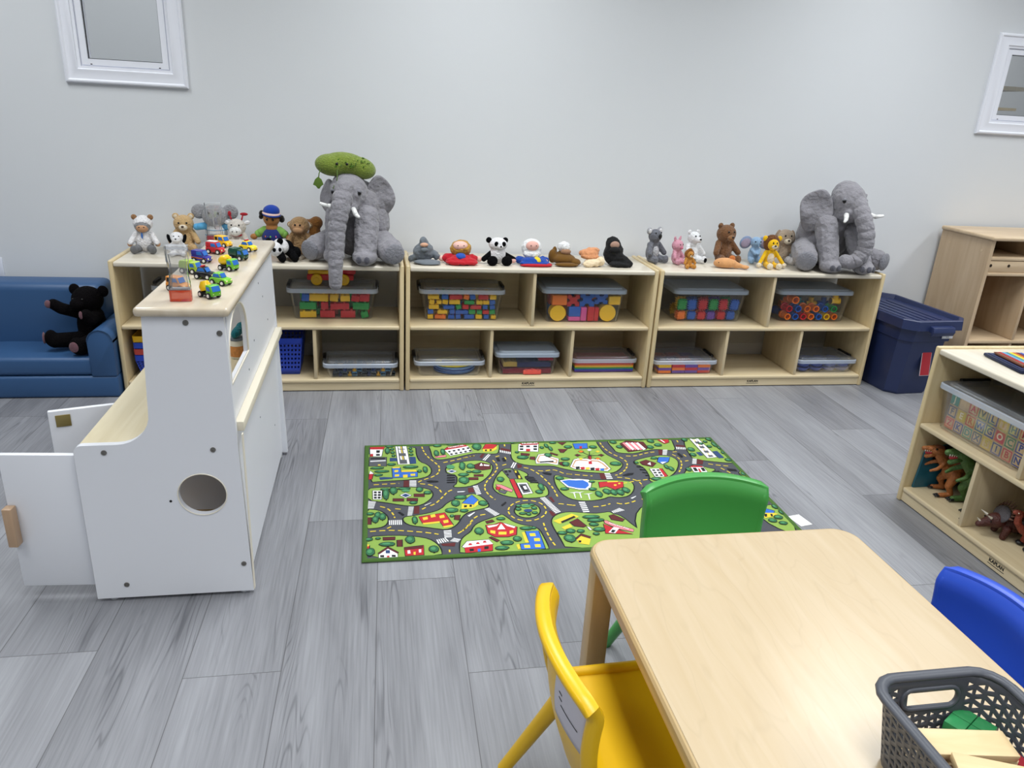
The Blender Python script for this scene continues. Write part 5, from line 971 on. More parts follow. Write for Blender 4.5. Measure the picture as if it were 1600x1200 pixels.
# ================================================================ soft toys on the shelf units
ZT = .6052
TOYS = 'soft toys along the shelf tops'
def sc(prims, h):
    o = []
    for p in prims:
        q = [p[0]]
        for k, a in enumerate(p[1:]):
            if p[0] == 'e' and k == 2: q.append(a)
            elif p[0] == 't' and k == 0: q.append([tuple(x*h for x in v) for v in a])
            elif hasattr(a, '__len__'): q.append(tuple(x*h for x in a))
            else: q.append(a*h)
        o.append(tuple(q))
    return o
def teddy(name, label, x, y, h, rz, body, limb=None, legm=None, ear=None, earc=((.19, .02, .91), .085), inner=None, muz=None, muzs=(.10, .09, .08), muzp=(0, -.215, .645), nose='141210', eyes=(.095, .76), arm=None, leg=None, pads=None, head=(.255, .22, .225), headp=(0, -.02, .72), belly=None, vox=.0035, extra=None, fat=1., tilt=0, face=None, loc_z=ZT):
    """sitting soft toy, front towards -y; every measure is a share of its height h"""
    t = thing(name, label, 'soft toy', (x, y, loc_z), rz, None, (tilt, 0, rz))
    L, R = -1, 1
    arms = arm or [((s*.17*fat, -.02, .49), (s*.30*fat, -.16, .27), .085, .075) for s in (-1, 1)]
    legs = leg or [((s*.13*fat, -.06, .12), (s*.21*fat, -.30, .10), .11, .095) for s in (-1, 1)]
    core = [('e', (0, .02, .27), (.215*fat, .175*fat, .27)), ('e', headp, head), ('e', (0, 0, .52), (.13, .12, .1))]
    A = [('c',)+a for a in arms]; Lg = [('c',)+l for l in legs] + [('e', (l[1][0], l[1][1]-.02, l[1][2]+.02), (.095, .075, .115)) for l in legs]
    if limb is None: core += A
    if legm is None: core += Lg
    fused('body', sc(core, h), body, t, vox)
    if limb is not None:
        for a in A: soft('arm', sc([a], h), limb, t)
    if legm is not None:
        for l in legs: soft('leg', sc([('c',)+l, ('e', (l[1][0], l[1][1]-.02, l[1][2]+.02), (.095, .075, .115))], h), legm, t)
    if ear is not None:
        for s in (-1, 1):
            (ex, ey, ez), er = earc; e = soft('ear', sc([('e', (s*ex, ey, ez), (er, er*.5, er))], h), ear, t)
            if inner is not None: soft('ear_lining', sc([('e', (s*ex, ey-er*.38, ez), (er*.62, er*.2, er*.62))], h), inner, e)
    if face is not None: soft('face', sc([('e', (headp[0], headp[1]-head[1]*.33, headp[2]-.01), (head[0]*.80, head[1]*.72, head[2]*.74))], h), face, t)
    if muz is not None: soft('muzzle', sc([('e', muzp, muzs)], h), muz, t)
    if nose: soft('nose', sc([('e', (muzp[0], muzp[1]-muzs[1]*.9, muzp[2]+muzs[2]*.35), (.036, .026, .028))], h), pm('nose_'+nose, nose, .35), t)
    if eyes:
        for s in (-1, 1):
            ex, ez = eyes; dy = math.sqrt(max(.05, 1-((ex-headp[0])/head[0])**2-((ez-headp[2])/head[2])**2))
            soft('eye', sc([('e', (s*ex, headp[1]-head[1]*dy-(.012 if face else 0)*1, ez), (.024, .016, .026))], h), EYE, t)
    if belly is not None: soft('belly_patch', sc([('e', (0, -.06, .28), (.145*fat, .125*fat, .19))], h), belly, t)
    if pads is not None:
        for l in legs: soft('foot_pad', sc([('e', (l[1][0], l[1][1]-.092, l[1][2]+.02), (.058, .014, .07))], h), pads, t)
    if extra: extra(t, h)
    return t
def P_(t, name, prims, mat, h): return soft(name, sc(prims, h), mat, t)
GREY, LGREY = plush('grey', '86868c'), plush('light_grey', 'b9b9bd'); TAN, DTAN = plush('tan', 'c9a878'), plush('dark_tan', 'a5845c')
SKIN = fabric('doll_skin', 'c99a76'); BLKP = plush('black', '0c0c0e', sheen=.0); WHT = plush('white', 'eceaec'); BRN = plush('brown', '9a6b42'); CREAM = plush('cream', 'e4d6bd')
# --- shelf by the sofa
def f(t, h):
    P_(t, 'hood', [('e', (0, .02, .76), (.25, .215, .20)), ('e', (0, .04, .86), (.17, .16, .12))], WHT, h)
    P_(t, 'hood_lining', [('e', (0, -.085, .70), (.205, .155, .165))], plush('hood_grey', '8b8b8d'), h)
    P_(t, 'face', [('e', (0, -.135, .675), (.165, .125, .125))], SKIN, h)
    for s in (-1, 1): P_(t, 'eye', [('e', (s*.06, -.248, .70), (.017, .012, .014))], EYE, h)
    P_(t, 'ribbon', [('e', (-.02, -.185, .47), (.022, .015, .085))], fabric('ribbon_blue', '2f6cc0'), h)
    for s in (-1, 1): P_(t, 'hand', [('e', (s*.34, -.15, .24), (.07, .065, .07))], SKIN, h)
teddy('baby_doll', 'baby doll in a white bear suit sitting at the sofa end of the shelves', -1.168, .235, .168, .1, WHT, legm=plush('sock_grey', '77787b', 260), ear=plush('ear_brown', '9a7350'), earc=((.20, .02, .93), .075), eyes=None, nose=None, fat=1.1, head=(.2, .14, .18), extra=f)
teddy('teddy_bear', 'tan teddy bear sitting behind the black-eared white puppy', -1.005, .285, .175, .1, TAN, ear=TAN, earc=((.185, .02, .90), .085), inner=CREAM, muz=CREAM, muzs=(.11, .09, .08), nose='3a2418', fat=1.1)
def f(t, h):
    for s in (-1, 1): P_(t, 'ear', [('e', (s*.27, -.02, .66), (.075, .10, .19), (0, s*.3, 0))], BLKP, h)
teddy('puppy', 'white plush puppy with black drooping ears in front of the tan bear', -1.012, .165, .115, .15, WHT, muz=WHT, muzs=(.16, .15, .13), muzp=(-.02, -.22, .66), nose='101010', eyes=(.09, .79), head=(.25, .22, .21), fat=1., extra=f)
def f(t, h):
    for k, z in enumerate((.22, .33, .44, .55)): P_(t, 'shirt_stripe', [('e', (0, .02, z), (.22*math.sqrt(1-((z-.36)/.27)**2)+.010, .18*math.sqrt(1-((z-.36)/.27)**2)+.010, .028))], fabric('stripe_blue', '5ea8d4'), h)
    for s in (-1, 1): P_(t, 'ear', [('e', (s*.30, .03, .80), (.16, .045, .15), (0, s*.25, 0))], plush('satin_grey', '9c9ca0'), h)
    P_(t, 'trunk', [('t', [(0, -.18, .76), (0, -.30, .68), (.01, -.32, .56), (.03, -.28, .50)], [.07*h, .06*h, .05*h, .042*h])], plush('satin_grey', '9c9ca0'), h)
    P_(t, 'shirt', [('e', (0, .02, .36), (.22, .18, .27))], fabric('stripe_white', 'e6eaee'), h)
teddy('plush_elephant', 'small grey elephant in a blue and white striped shirt', -.868, .300, .225, .05, plush('satin_grey', '9c9ca0'), limb=fabric('sleeve_blue', '5ea8d4'), arm=[((s*.17, -.02, .52), (s*.36, -.08, .50), .075, .07) for s in (-1, 1)], eyes=(.09, .80), nose=None, extra=f)
def f(t, h):
    for s, a in ((-1, 0), (1, 1)):
        P_(t, 'horn', [('c', (s*.13, .0, .88), (s*.17, .02, 1.02), .022, .02), ('e', (s*.18+.03*a, .02, 1.07), (.05+.06*a, .03, .075-.03*a))], fabric('horn_red', 'a8232e'), h)
        P_(t, 'ear', [('e', (s*.27, .02, .83), (.10, .03, .06), (0, -s*.4, 0))], WHT, h)
        P_(t, 'nostril', [('e', (s*.06, -.345, .63), (.016, .01, .02))], BLACK, h)
    P_(t, 'collar', [('e', (0, -.03, .50), (.17, .16, .045))], fabric('horn_red', 'a8232e'), h)
teddy('plush_cow', 'white curly plush cow with red horns and red collar', -.770, .275, .165, -.05, plush('curly_white', 'd9d2c8', 90, 1.2), muz=plush('cow_muzzle', 'f2efe9'), muzs=(.17, .13, .13), muzp=(0, -.22, .62), nose=None, eyes=(.10, .79), extra=f)
def f(t, h):
    P_(t, 'hat', [('e', (0, .03, .86), (.17, .17, .13)), ('e', (.01, -.01, .80), (.19, .20, .045), (.12, .12, 0))], fabric('hat_blue', '1d3f9c'), h)
    P_(t, 'hat_band', [('e', (.005, -.008, .822), (.186, .196, .030), (.12, .12, 0))], fabric('hat_band', 'd8b8b0'), h)
    for s in (-1, 1):
        P_(t, 'hair', [('e', (s*.20, .04, .70 if s > 0 else .80), (.06, .06, .07)), ('e', (s*.21, .0, .74), (.045, .05, .05))], plush('hair_black', '1a1412', 120), h)
        P_(t, 'sleeve', [('c', (s*.15, 0, .47), (s*.27, -.05, .40), .085, .08)], fabric('sleeve_green', '7fae55'), h)
        P_(t, 'hand', [('e', (s*.36, -.08, .34), (.075, .06, .06))], fabric('doll_brown', 'a3703f'), h)
    P_(t, 'shirt', [('e', (0, 0, .34), (.225, .19, .20))], fabric('shirt_navy', '24306e'), h)
    P_(t, 'skirt', [('e', (0, -.06, .13), (.26, .22, .09))], fabric('skirt_red', 'a82a3c'), h)
    for k, c in enumerate(('d86a3a', 'e8c53c', '6ab04a', '4a7ad0', 'd86a9a')): P_(t, 'shirt_print', [('e', (-.10+k*.05, -.178+abs(k-2)*.012, .36), (.020, .012, .026))], fabric('print_%d' % k, c), h)
teddy('rag_doll', 'rag doll in a blue hat and navy shirt with green sleeves', -.613, .275, .225, -.1, fabric('doll_brown', 'a3703f'), head=(.17, .16, .16), headp=(0, 0, .71), eyes=(.06, .71), nose=None, arm=[((s*.15, 0, .47), (s*.36, -.08, .34), .06, .05) for s in (-1, 1)], extra=f)
# panda lying on its front
t = thing('plush_panda', 'black and white panda lying beside the kitchen top', 'soft toy', (-.548, .085, ZT), rz=.35)
fused('body', [('e', (.0, .03, .062), (.034, .060, .034))], WHT, t, .003); fused('legs', [('e', (.035, .05, .05), (.026, .05, .036)), ('c', (.03, .02, .045), (.045, -.035, .018), .020, .018), ('c', (-.02, .02, .05), (-.012, -.04, .020), .021, .018), ('e', (.065, .03, .03), (.025, .03, .028))], BLKP, t, .003)
soft('head', [('e', (-.036, -.022, .060), (.030, .032, .032))], WHT, t)
for x, y in ((-.062, -.01), (-.014, -.02)): soft('ear', [('e', (x, y, .094), (.014, .009, .014))], BLKP, t)
for x in (-.048, -.024): soft('eye_patch', [('e', (x, -.050, .062), (.008, .005, .009))], BLKP, t)
# monkey and the brown puppet leaning on it
teddy('plush_monkey', 'tan monkey sitting left of the pickle-hatted elephant', -.482, .235, .19, -.15, DTAN, ear=DTAN, earc=((.235, .0, .74), .075), inner=CREAM, face=fabric('monkey_face', 'b98f68'), muz=fabric('monkey_face', 'b98f68'), muzs=(.13, .09, .085), muzp=(0, -.20, .64), nose=None, eyes=(.06, .77))
t = thing('animal_puppet', 'brown hand puppet with a white face patch tucked behind the elephant', 'puppet', (-.428, .255, ZT), rz=-.1)
fused('puppet_body', [('e', (0, 0, .085), (.040, .032, .085)), ('e', (-.022, -.012, .14), (.026, .022, .028)), ('e', (.02, 0, .15), (.03, .026, .03))], plush('puppet_brown', '8a5c2c'), t); soft('face_patch', [('e', (-.022, -.030, .140), (.020, .012, .022)), ('e', (-.018, -.036, .118), (.010, .008, .014))], WHT, t)

# --- the two big elephants
EG = pm('elephant_grey', '8e8c92', .95, bump=1., bscale=34, bdist=.016, bdet=8, var=.22, vscale=26, sheen=.3, spec=.08); EGD = plush('elephant_dark', '84848b', 130, .8); TUSK = fabric('tusk_white', 'f0f0ee'); TOE = plush('toe_dark', '5e5e68', 300)
def elephant(label, x, y, rz, trunk, tr, earL, earR, hz=.335, head=(0, -.015, .325), tusks=(), feet=None):
    t = thing('plush_elephant', label, 'soft toy', (x, y, ZT+.005), rz, 'large grey plush elephants')
    fused('body', [('e', (0, .085, .155), (.145, .115, .165)), ('e', (0, .05, .24), (.11, .10, .12)), ('e', head, (.086, .092, .090)), ('e', (head[0], head[1]-.03, head[2]-.05), (.066, .066, .06)), ('e', (head[0], head[1]+.02, head[2]+.03), (.075, .07, .07))], EG, t, .005, 6, (.012, .05))
    pts = [V(p) for p in trunk]; path = []; n = 72
    for i in range(n+1):                                              # smooth curve through the points, ringed like the stitched trunk
        f_ = i/n*(len(pts)-1); k = min(int(f_), len(pts)-2); u = f_-k
        a, b, c, d = pts[max(k-1, 0)], pts[k], pts[k+1], pts[min(k+2, len(pts)-1)]
        path.append(.5*((2*b)+(c-a)*u+(2*a-5*b+4*c-d)*u*u+(-a+3*b-3*c+d)*u**3))
    rad = [(tr[0]+(tr[1]-tr[0])*i/n)*(1-.15*(1-abs(math.sin(i/n*PI*11)))**3*(1 if i < n*.85 else .3)) for i in range(n+1)]
    o = soft('trunk', [('t', path, rad, (1, 0, 0)), ('e', tuple(path[-1]), tr[1]*1.0), ('e', tuple(path[0]), tr[0]*1.0)], EG, t)
    for pr in tusks: soft('tusk', [('c', pr[0], pr[1], .013, .010), ('c', pr[1], pr[2], .010, .007)], TUSK, t)
    for s, e in ((-1, earL), (1, earR)):
        if not e: continue
        m = MB(); c, (w, hh), rot = e; nn = 18; E_ = Euler(rot).to_matrix()
        outl = []
        for i in range(nn):
            a = 2*PI*i/nn; rx = w*(1+.18*math.cos(a*2+.6)+.08*math.sin(3*a)); outl.append((math.cos(a)*rx, math.sin(a)*hh))
        loops = []
        for k, dy in ((.25, -.014), (.8, -.013), (.97, -.008), (1., 0), (.97, .008), (.8, .013), (.25, .014)):
            loops.append([V(c)+E_ @ V((px*k, dy-.20*(px*k)**2/w+.012*math.sin(pz*k*45), pz*k)) for px, pz in outl])
        m.loft(loops); eo = m.build('ear', EG, t, 180); ss = eo.modifiers.new('round', 'SUBSURF'); ss.levels = 1; ss.render_levels = 1
    for nm, a, b, r0, r1, toes in feet:
        prim = [('c', a, b, r0, r1)]
        if nm == 'front_leg': prim.append(('e', (b[0], b[1]-.012, .033), (r1*1.12, r1*1.2, .036)))
        o = fused(nm, prim, EG, t, .004, 6, (.010, .035))
        if toes == 'sole':
            d = (V(b)-V(a)).normalized(); q = V(b)+d*r1*.86; rot = d.to_track_quat('Z', 'Y').to_euler()
            soft('sole_pad', [('e', tuple(q), (r1*.84, r1*.84, r1*.26), rot)], EGD, o)
        elif toes:
            for k in range(toes):
                a_ = (k-(toes-1)/2)*.62; soft('toenail', [('e', (b[0]+math.sin(a_)*r1*1.12, b[1]-.014-math.cos(a_)*r1*1.16, .030), (.013, .007, .016), (0, 0, a_))], TOE, o)
    for s in (-1, 1):
        ex = head[0]+s*.058; soft('eye', [('e', (ex, head[1]-.068, head[2]+.005), (.009, .007, .010), (0, 0, s*.5))], EYE, t); soft('eyelid', [('e', (ex, head[1]-.066, head[2]+.012), (.0125, .008, .008), (0, s*.3, s*.5))], EGD, t)
    return t
elephant('big grey elephant wearing the green pickle plush, trunk hanging over the shelf edge', -.222, .145, -.12,
    [(-.036, -.075, .325), (-.046, -.118, .26), (-.062, -.145, .17), (-.066, -.164, .08), (-.068, -.182, .00), (-.070, -.184, -.080)], (.048, .029),
    ((-.125, .03, .275), (.045, .085), (0, .25, -.9)), ((.105, .045, .285), (.060, .105), (.1, -.25, .55)), tusks=[((-.085, -.09, .248), (-.108, -.115, .252), (-.135, -.120, .262)), ((.004, -.10, .238), (.020, -.132, .222), (.032, -.145, .216))],
    head=(-.03, -.015, .305),
    feet=[('front_leg', (-.085, -.035, .20), (-.085, -.098, .035), .050, .043, 0), ('front_leg', (.055, -.035, .20), (.052, -.108, .038), .056, .052, 2), ('rear_leg', (-.12, .03, .07), (-.172, -.060, .057), .062, .056, 'sole'), ('rear_leg', (.115, .03, .07), (.168, -.090, .059), .064, .057, 'sole')])
elephant('big grey elephant at the tote end of the shelves with trunk curling down', 2.205, .165, -.05,
    [(.055, -.085, .335), (.068, -.135, .275), (.085, -.165, .20), (.088, -.168, .12), (.050, -.165, .065), (.010, -.150, .060)], (.046, .036),
    ((-.122, -.005, .288), (.078, .115), (0, .2, -.25)), ((.145, .02, .295), (.035, .090), (0, -.1, .9)), tusks=[((-.004, -.10, .283), (-.022, -.135, .268), (-.036, -.150, .258)), ((.105, -.085, .295), (.135, -.130, .285), (.165, -.140, .292))],
    head=(.035, -.02, .345),
    feet=[('front_leg', (-.060, -.03, .22), (-.055, -.120, .037), .058, .048, 2), ('front_leg', (.10, -.03, .20), (.115, -.135, .040), .058, .048, 3), ('rear_leg', (-.12, .04, .08), (-.170, -.085, .060), .066, .060, 'sole'), ('rear_leg', (.15, .04, .07), (.222, -.075, .060), .062, .055, 'sole')])
# pickle plush on the first elephant's head
PK = pm('plush_pickle', '73862a', .9, bump=.8, bscale=150, bdist=.008, var=.45, vscale=130, sheen=.3)
t = thing('pickle_plush', 'green plush pickle with leafy dangling feet lying on the elephant head', 'soft toy', (-.262, .135, ZT+.422))
fused('pickle_body', [('e', (-.060, -.014, .004), (.075, .050, .048), (0, .1, .1)), ('e', (0, -.002, .010), (.10, .052, .050), (0, .12, .1)), ('e', (.062, .01, -.006), (.072, .051, .048), (0, .25, .1))], PK, t)
m = MB(); rnd = random.Random(3)
for k in range(46):
    a, b = rnd.uniform(-.9, .9), rnd.uniform(-.2, 1.3); x = a*.115
    m.ell((x, -.008-.049*math.cos(b)*math.sqrt(max(.05, 1-a*a*.75))+(x*.12), .006+.042*math.sin(b)*math.sqrt(max(.05, 1-a*a*.75))), .003, n=6)
m.build('pickle_bumps', plush('pickle_dark', '4a7414'), t, 180)
for x in (-.048, -.005): soft('eye', [('e', (x+.012, -.062, .014), (.006, .004, .006))], EYE, t)
LF = fabric('leaf_green', '56702c')
for x0, y0, x1, z1, sz in ((-.105, -.045, -.118, -.062, 1.), (-.035, -.055, -.040, -.085, .9)):
    soft('cord', [('t', [(x0, y0, -.01), (x1+.004, y0-.012, (z1)/2), (x1, y0-.006, z1)], [.0022]*3)], LF, t)
    m = MB(); pts = [(0, .018), (.014, .006), (.022, -.016), (.012, -.020), (.004, -.034), (-.004, -.034), (-.010, -.022), (-.024, -.018), (-.014, .006)]
    m.prism([(x1+p[0]*sz, z1+p[1]*sz) for p in pts], 'xz', y0-.011, y0-.005, .0015); m.build('leaf_foot', LF, t, 60)

# --- hand puppets on the middle unit
WR = ('hood', 'dress', 'robe', 'body_cloth', 'veil', 'orange_fold', 'cream_fold', 'skirt', 'hair')
PUP = 'hand puppets along the middle shelf top'
def hand_puppet(label, x, y, rz, parts, name='hand_puppet', cat='puppet'):
    t = thing(name, label, cat, (x, y, ZT), rz, PUP)
    for nm, mat, prims, vox in parts:
        (fused(nm, prims, mat, t, vox, 5, (.013, .026) if nm in WR else None) if vox else soft(nm, prims, mat, t))
    return t
SH = fabric('shark_grey', '6f767d')
hand_puppet('grey hooded hand puppet next to the pickle-hatted elephant', .088, .115, .1, [('hood', SH, [('e', (0, .01, .045), (.050, .038, .048)), ('c', (0, .0, .06), (-.004, .0, .100), .036, .020), ('c', (.03, .01, .05), (.062, .0, .028), .020, .016), ('c', (-.03, .01, .03), (-.062, .01, .014), .018, .012)], .003), ('skirt', SH, [('e', (.01, -.035, .010), (.064, .042, .010)), ('e', (.02, -.065, .007), (.05, .016, .006))], 0),
    ('face', fabric('puppet_skin', 'd8a88c'), [('e', (-.004, -.030, .088), (.019, .010, .010))], 0), ('snout', SH, [('e', (-.004, -.036, .066), (.017, .010, .011))], 0)])
t = hand_puppet('hand puppet with golden hair in a red and blue dress', .262, .125, .0, [('hair', plush('golden_hair', 'b98a3a', 70, 1.3), [('e', (0, .0, .068), (.052, .044, .040))], .003), ('face', fabric('puppet_pink', 'eec0b4'), [('e', (-.004, -.020, .084), (.036, .028, .022))], 0),
    ('dress', fabric('dress_red', 'b8202c'), [('e', (0, -.045, .018), (.075, .030, .018)), ('e', (-.055, -.01, .024), (.035, .024, .022)), ('e', (.045, -.01, .022), (.040, .024, .020)), ('e', (0, -.058, .013), (.080, .030, .013)), ('e', (0, -.03, .03), (.05, .03, .016))], .003), ('bodice', fabric('dress_blue', '2c55b0'), [('e', (-.004, -.040, .036), (.026, .026, .018))], 0)])
for s in (-1, 1): soft('hand', [('e', (s*.088, -.005, .020), (.016, .013, .014))], fabric('puppet_pink', 'eec0b4'), t); soft('eye', [('e', (-.004+s*.014, -.045, .089), (.0025, .002, .0025))], EYE, t)
t = hand_puppet('panda hand puppet sitting with black feet forward', .440, .125, .05, [('body', WHT, [('e', (0, .0, .042), (.042, .034, .042)), ('e', (0, .0, .092), (.046, .038, .032))], .003), ('arms', BLKP, [('c', (-.03, 0, .05), (-.070, -.02, .024), .014, .013), ('c', (.03, 0, .045), (.075, -.02, .026), .014, .012)], .003)])
for s in (-1, 1):
    soft('foot', [('e', (s*.035, -.055, .022), (.026, .022, .024))], BLKP, t); soft('ear', [('e', (s*.040-.006, -.004, .112), (.014, .008, .014))], BLKP, t); soft('eye_patch', [('e', (s*.018+.004, -.032, .098), (.010, .006, .012))], BLKP, t)
soft('muzzle', [('e', (.006, -.036, .084), (.014, .008, .010))], WHT, t); soft('nose', [('e', (.006, -.044, .088), (.005, .003, .004))], EYE, t)
t = hand_puppet('bearded hand puppet in a blue and yellow robe with red hem', .605, .125, .0, [('beard', plush('beard_white', 'eef0f2', 70, 1.2), [('e', (0, .005, .078), (.050, .042, .044)), ('e', (0, -.01, .052), (.044, .036, .026))], .003), ('face', fabric('puppet_pink2', 'e8b4a8'), [('e', (-.002, -.026, .092), (.032, .022, .024))], 0),
    ('robe', fabric('robe_blue', '2349a0'), [('e', (.01, -.03, .022), (.066, .040, .020)), ('e', (.01, -.05, .014), (.076, .026, .012)), ('e', (.06, -.005, .02), (.03, .022, .018)), ('e', (-.05, -.005, .02), (.03, .022, .018))], .003), ('sash', fabric('sash_yellow', 'e4c92c'), [('e', (.018, -.040, .026), (.022, .032, .017), (0, 0, .35))], 0), ('hem', fabric('dress_red', 'b8202c'), [('e', (.01, -.072, .008), (.078, .012, .008)), ('e', (.075, -.055, .008), (.02, .02, .008))], 0)])
for s in (-1, 1): soft('hand', [('e', (s*.078-.012, -.02, .018), (.014, .012, .012))], fabric('puppet_pink2', 'e8b4a8'), t); soft('eye', [('e', (s*.013, -.048, .097), (.0025, .002, .0025))], EYE, t)
OL = fabric('olive_brown', '6e4d1e')
hand_puppet('olive brown hand puppet with white hair', .768, .13, .0, [('body', OL, [('e', (0, -.01, .028), (.058, .046, .028)), ('e', (-.055, .0, .040), (.022, .02, .034)), ('e', (-.045, .01, .062), (.012, .012, .024)), ('e', (.05, -.03, .018), (.03, .03, .018)), ('e', (0, .0, .052), (.032, .028, .022))], .003), ('hair', plush('beard_white', 'eef0f2', 70, 1.2), [('e', (-.004, .0, .086), (.034, .026, .026))], .003), ('face', fabric('puppet_dark', 'a07a5e'), [('e', (.004, -.020, .066), (.026, .014, .014))], 0), ('skirt', OL, [('e', (.005, -.055, .010), (.060, .022, .010))], 0)])
hand_puppet('orange and cream plush folded in two beside the black puppet', .905, .125, .0, [('orange_fold', plush('soft_orange', 'd8966a', 200, .4), [('e', (-.012, .0, .058), (.050, .036, .022)), ('e', (-.010, -.018, .046), (.048, .026, .014)), ('e', (.005, .004, .074), (.036, .024, .012))], .003), ('cream_fold', plush('soft_cream', 'ecd7b4', 200, .4), [('e', (.012, -.03, .020), (.052, .032, .019)), ('e', (.038, -.035, .026), (.024, .026, .022)), ('e', (-.022, -.05, .014), (.03, .016, .014))], .003)], 'folded_plush', 'soft toy')
hand_puppet('black veiled hand puppet at the end of the puppet row', 1.020, .135, .0, [('veil', pm('black_cloth', '0d0d0f', .95, sheen=.05), [('e', (0, .0, .060), (.050, .040, .060)), ('e', (-.004, .004, .104), (.038, .032, .036)), ('c', (.02, -.02, .04), (.075, -.05, .016), .032, .016), ('e', (.03, -.045, .014), (.06, .030, .013))], .003), ('face', fabric('puppet_veiled', 'b08d7c'), [('e', (-.004, -.026, .104), (.024, .010, .018))], 0), ('veil_front', pm('black_cloth', '0d0d0f', .95, sheen=.05), [('e', (-.003, -.032, .080), (.030, .014, .016))], 0)])

# --- shelf beside the tote
KG = plush('koala_grey', '6e7078', 90, 1.2, .35)
def f(t, h):
    P_(t, 'nose', [('e', (.0, -.215, .74), (.05, .04, .075))], pm('nose_black', '101012', .4), h)
teddy('koala', 'grey plush koala with big black nose at the end of its shelf', 1.262, .235, .185, .45, KG, ear=plush('koala_ear', 'a9a9ae'), earc=((.20, .02, .86), .095), inner=WHT, nose=None, belly=LGREY, eyes=(.10, .82), head=(.19, .18, .19), fat=.95, extra=f)
PKM = plush('pink', 'd99cae')
def f(t, h):
    for s in (-1, 1): P_(t, 'ear', [('e', (s*.14, .02, .96), (.07, .035, .12), (0, s*.35, 0))], PKM, h)
teddy('plush_pig', 'small pink plush animal between koala and polar bear', 1.378, .205, .13, .5, PKM, muz=plush('pink_dark', 'cf7690'), muzs=(.075, .08, .06), nose=None, eyes=(.08, .78), fat=.85, extra=f)
teddy('polar_bear', 'white plush polar bear behind the tiny orange lion', 1.478, .245, .178, .3, plush('polar_white', 'e9eaec', 80, 1.2, .08), ear=WHT, earc=((.15, .02, .88), .065), muz=WHT, muzs=(.10, .12, .085), muzp=(-.03, -.24, .69), nose='141414', eyes=(.075, .79), pads=BLKP, head=(.19, .19, .175))
LI, LM = plush('lion_orange', 'c98a3a'), plush('mane_brown', '8f5a22', 90, 1.3)
def f(t, h):
    P_(t, 'mane', [('e', (0, .03, .70), (.27, .17, .27)), ('e', (0, .0, .93), (.12, .1, .07))], LM, h)
    P_(t, 'face', [('e', (0, -.12, .69), (.18, .13, .17))], LI, h)
    P_(t, 'muzzle', [('e', (0, -.235, .64), (.085, .05, .06))], CREAM, h)
    P_(t, 'nose', [('e', (0, -.285, .67), (.035, .02, .03))], EYE, h)
    for s in (-1, 1): P_(t, 'eye', [('e', (s*.07, -.245, .74), (.026, .015, .026))], EYE, h)
teddy('plush_lion', 'tiny orange plush lion at the front edge before the polar bear', 1.405, .10, .098, .1, LI, nose=None, eyes=None, extra=f, fat=.95, vox=.0025, head=(.18, .13, .18))
teddy('teddy_bear', 'brown curly teddy bear behind the orange carrot plush', 1.662, .265, .208, .2, plush('bear_brown', '7c573a', 90, 1.3, .3), ear=plush('bear_brown', '7c573a', 90, 1.3, .3), earc=((.17, .02, .91), .075), muz=plush('bear_muzzle', '926a47'), muzs=(.10, .10, .08), nose='2a1a12', eyes=(.08, .79), fat=1.1)
t = thing('carrot_plush', 'orange plush fish-shaped toy lying in front of the brown bear', 'soft toy', (1.628, .105, ZT), rz=-.25)
OC = plush('carrot', 'd9a06c', 220, .4)
fused('body', [('e', (-.02, 0, .027), (.060, .028, .026)), ('e', (-.055, .0, .024), (.026, .020, .020)), ('c', (.03, 0, .020), (.066, .0, .014), .017, .010), ('e', (.078, -.004, .013), (.022, .018, .010))], OC, t, .003)
soft('fin', [('e', (.010, .0, .052), (.016, .006, .014), (0, .4, 0))], plush('carrot_dark', 'cf7a42', 220, .4), t); soft('eye', [('e', (-.058, -.019, .030), (.003, .003, .003))], EYE, t)
BLUP = plush('baby_blue', '93b2d2', 200, .5)
def f(t, h):
    for s in (-1, 1):
        e = P_(t, 'ear', [('e', (s*.36, .03, .70), (.26, .04, .22), (0, s*.35, -s*.15))], plush('ear_blue', '8b9cbc', 200, .5), h)
        soft('ear_lining', sc([('e', (s*.37, .002, .68), (.20, .025, .16), (0, s*.35, -s*.15))], h), plush('ear_lilac', 'a295ab', 200, .4), e)
    P_(t, 'trunk', [('t', [(0, -.19, .70), (0, -.27, .62), (.0, -.26, .52), (.03, -.22, .46)], [.065*h, .055*h, .045*h, .038*h])], BLUP, h)
teddy('plush_elephant', 'light blue baby elephant plush between brown bear and yellow lion', 1.843, .275, .150, .0, BLUP, nose=None, eyes=(.10, .76), arm=[((s*.15, -.05, .46), (s*.05, -.22, .33), .07, .06) for s in (-1, 1)], head=(.20, .18, .19), fat=.95, extra=f)
BG = plush('beige', 'b7a48f', 110, 1.0)
def f(t, h):
    for s in (-1, 1): P_(t, 'ear', [('e', (s*.22, .0, .74), (.075, .06, .19), (0, -s*.2, 0))], plush('beige_dark', 'a08b76', 110, 1.0), h)
teddy('plush_dog', 'beige long-eared plush dog behind the yellow lion', 2.005, .275, .190, -.1, BG, muz=CREAM, nose='30221a', eyes=(.085, .79), legm=WHT, extra=f)
YL, YM = plush('yellow', 'e8b81c', 220, .4), plush('mane_chestnut', '6e4420', 90, 1.2)
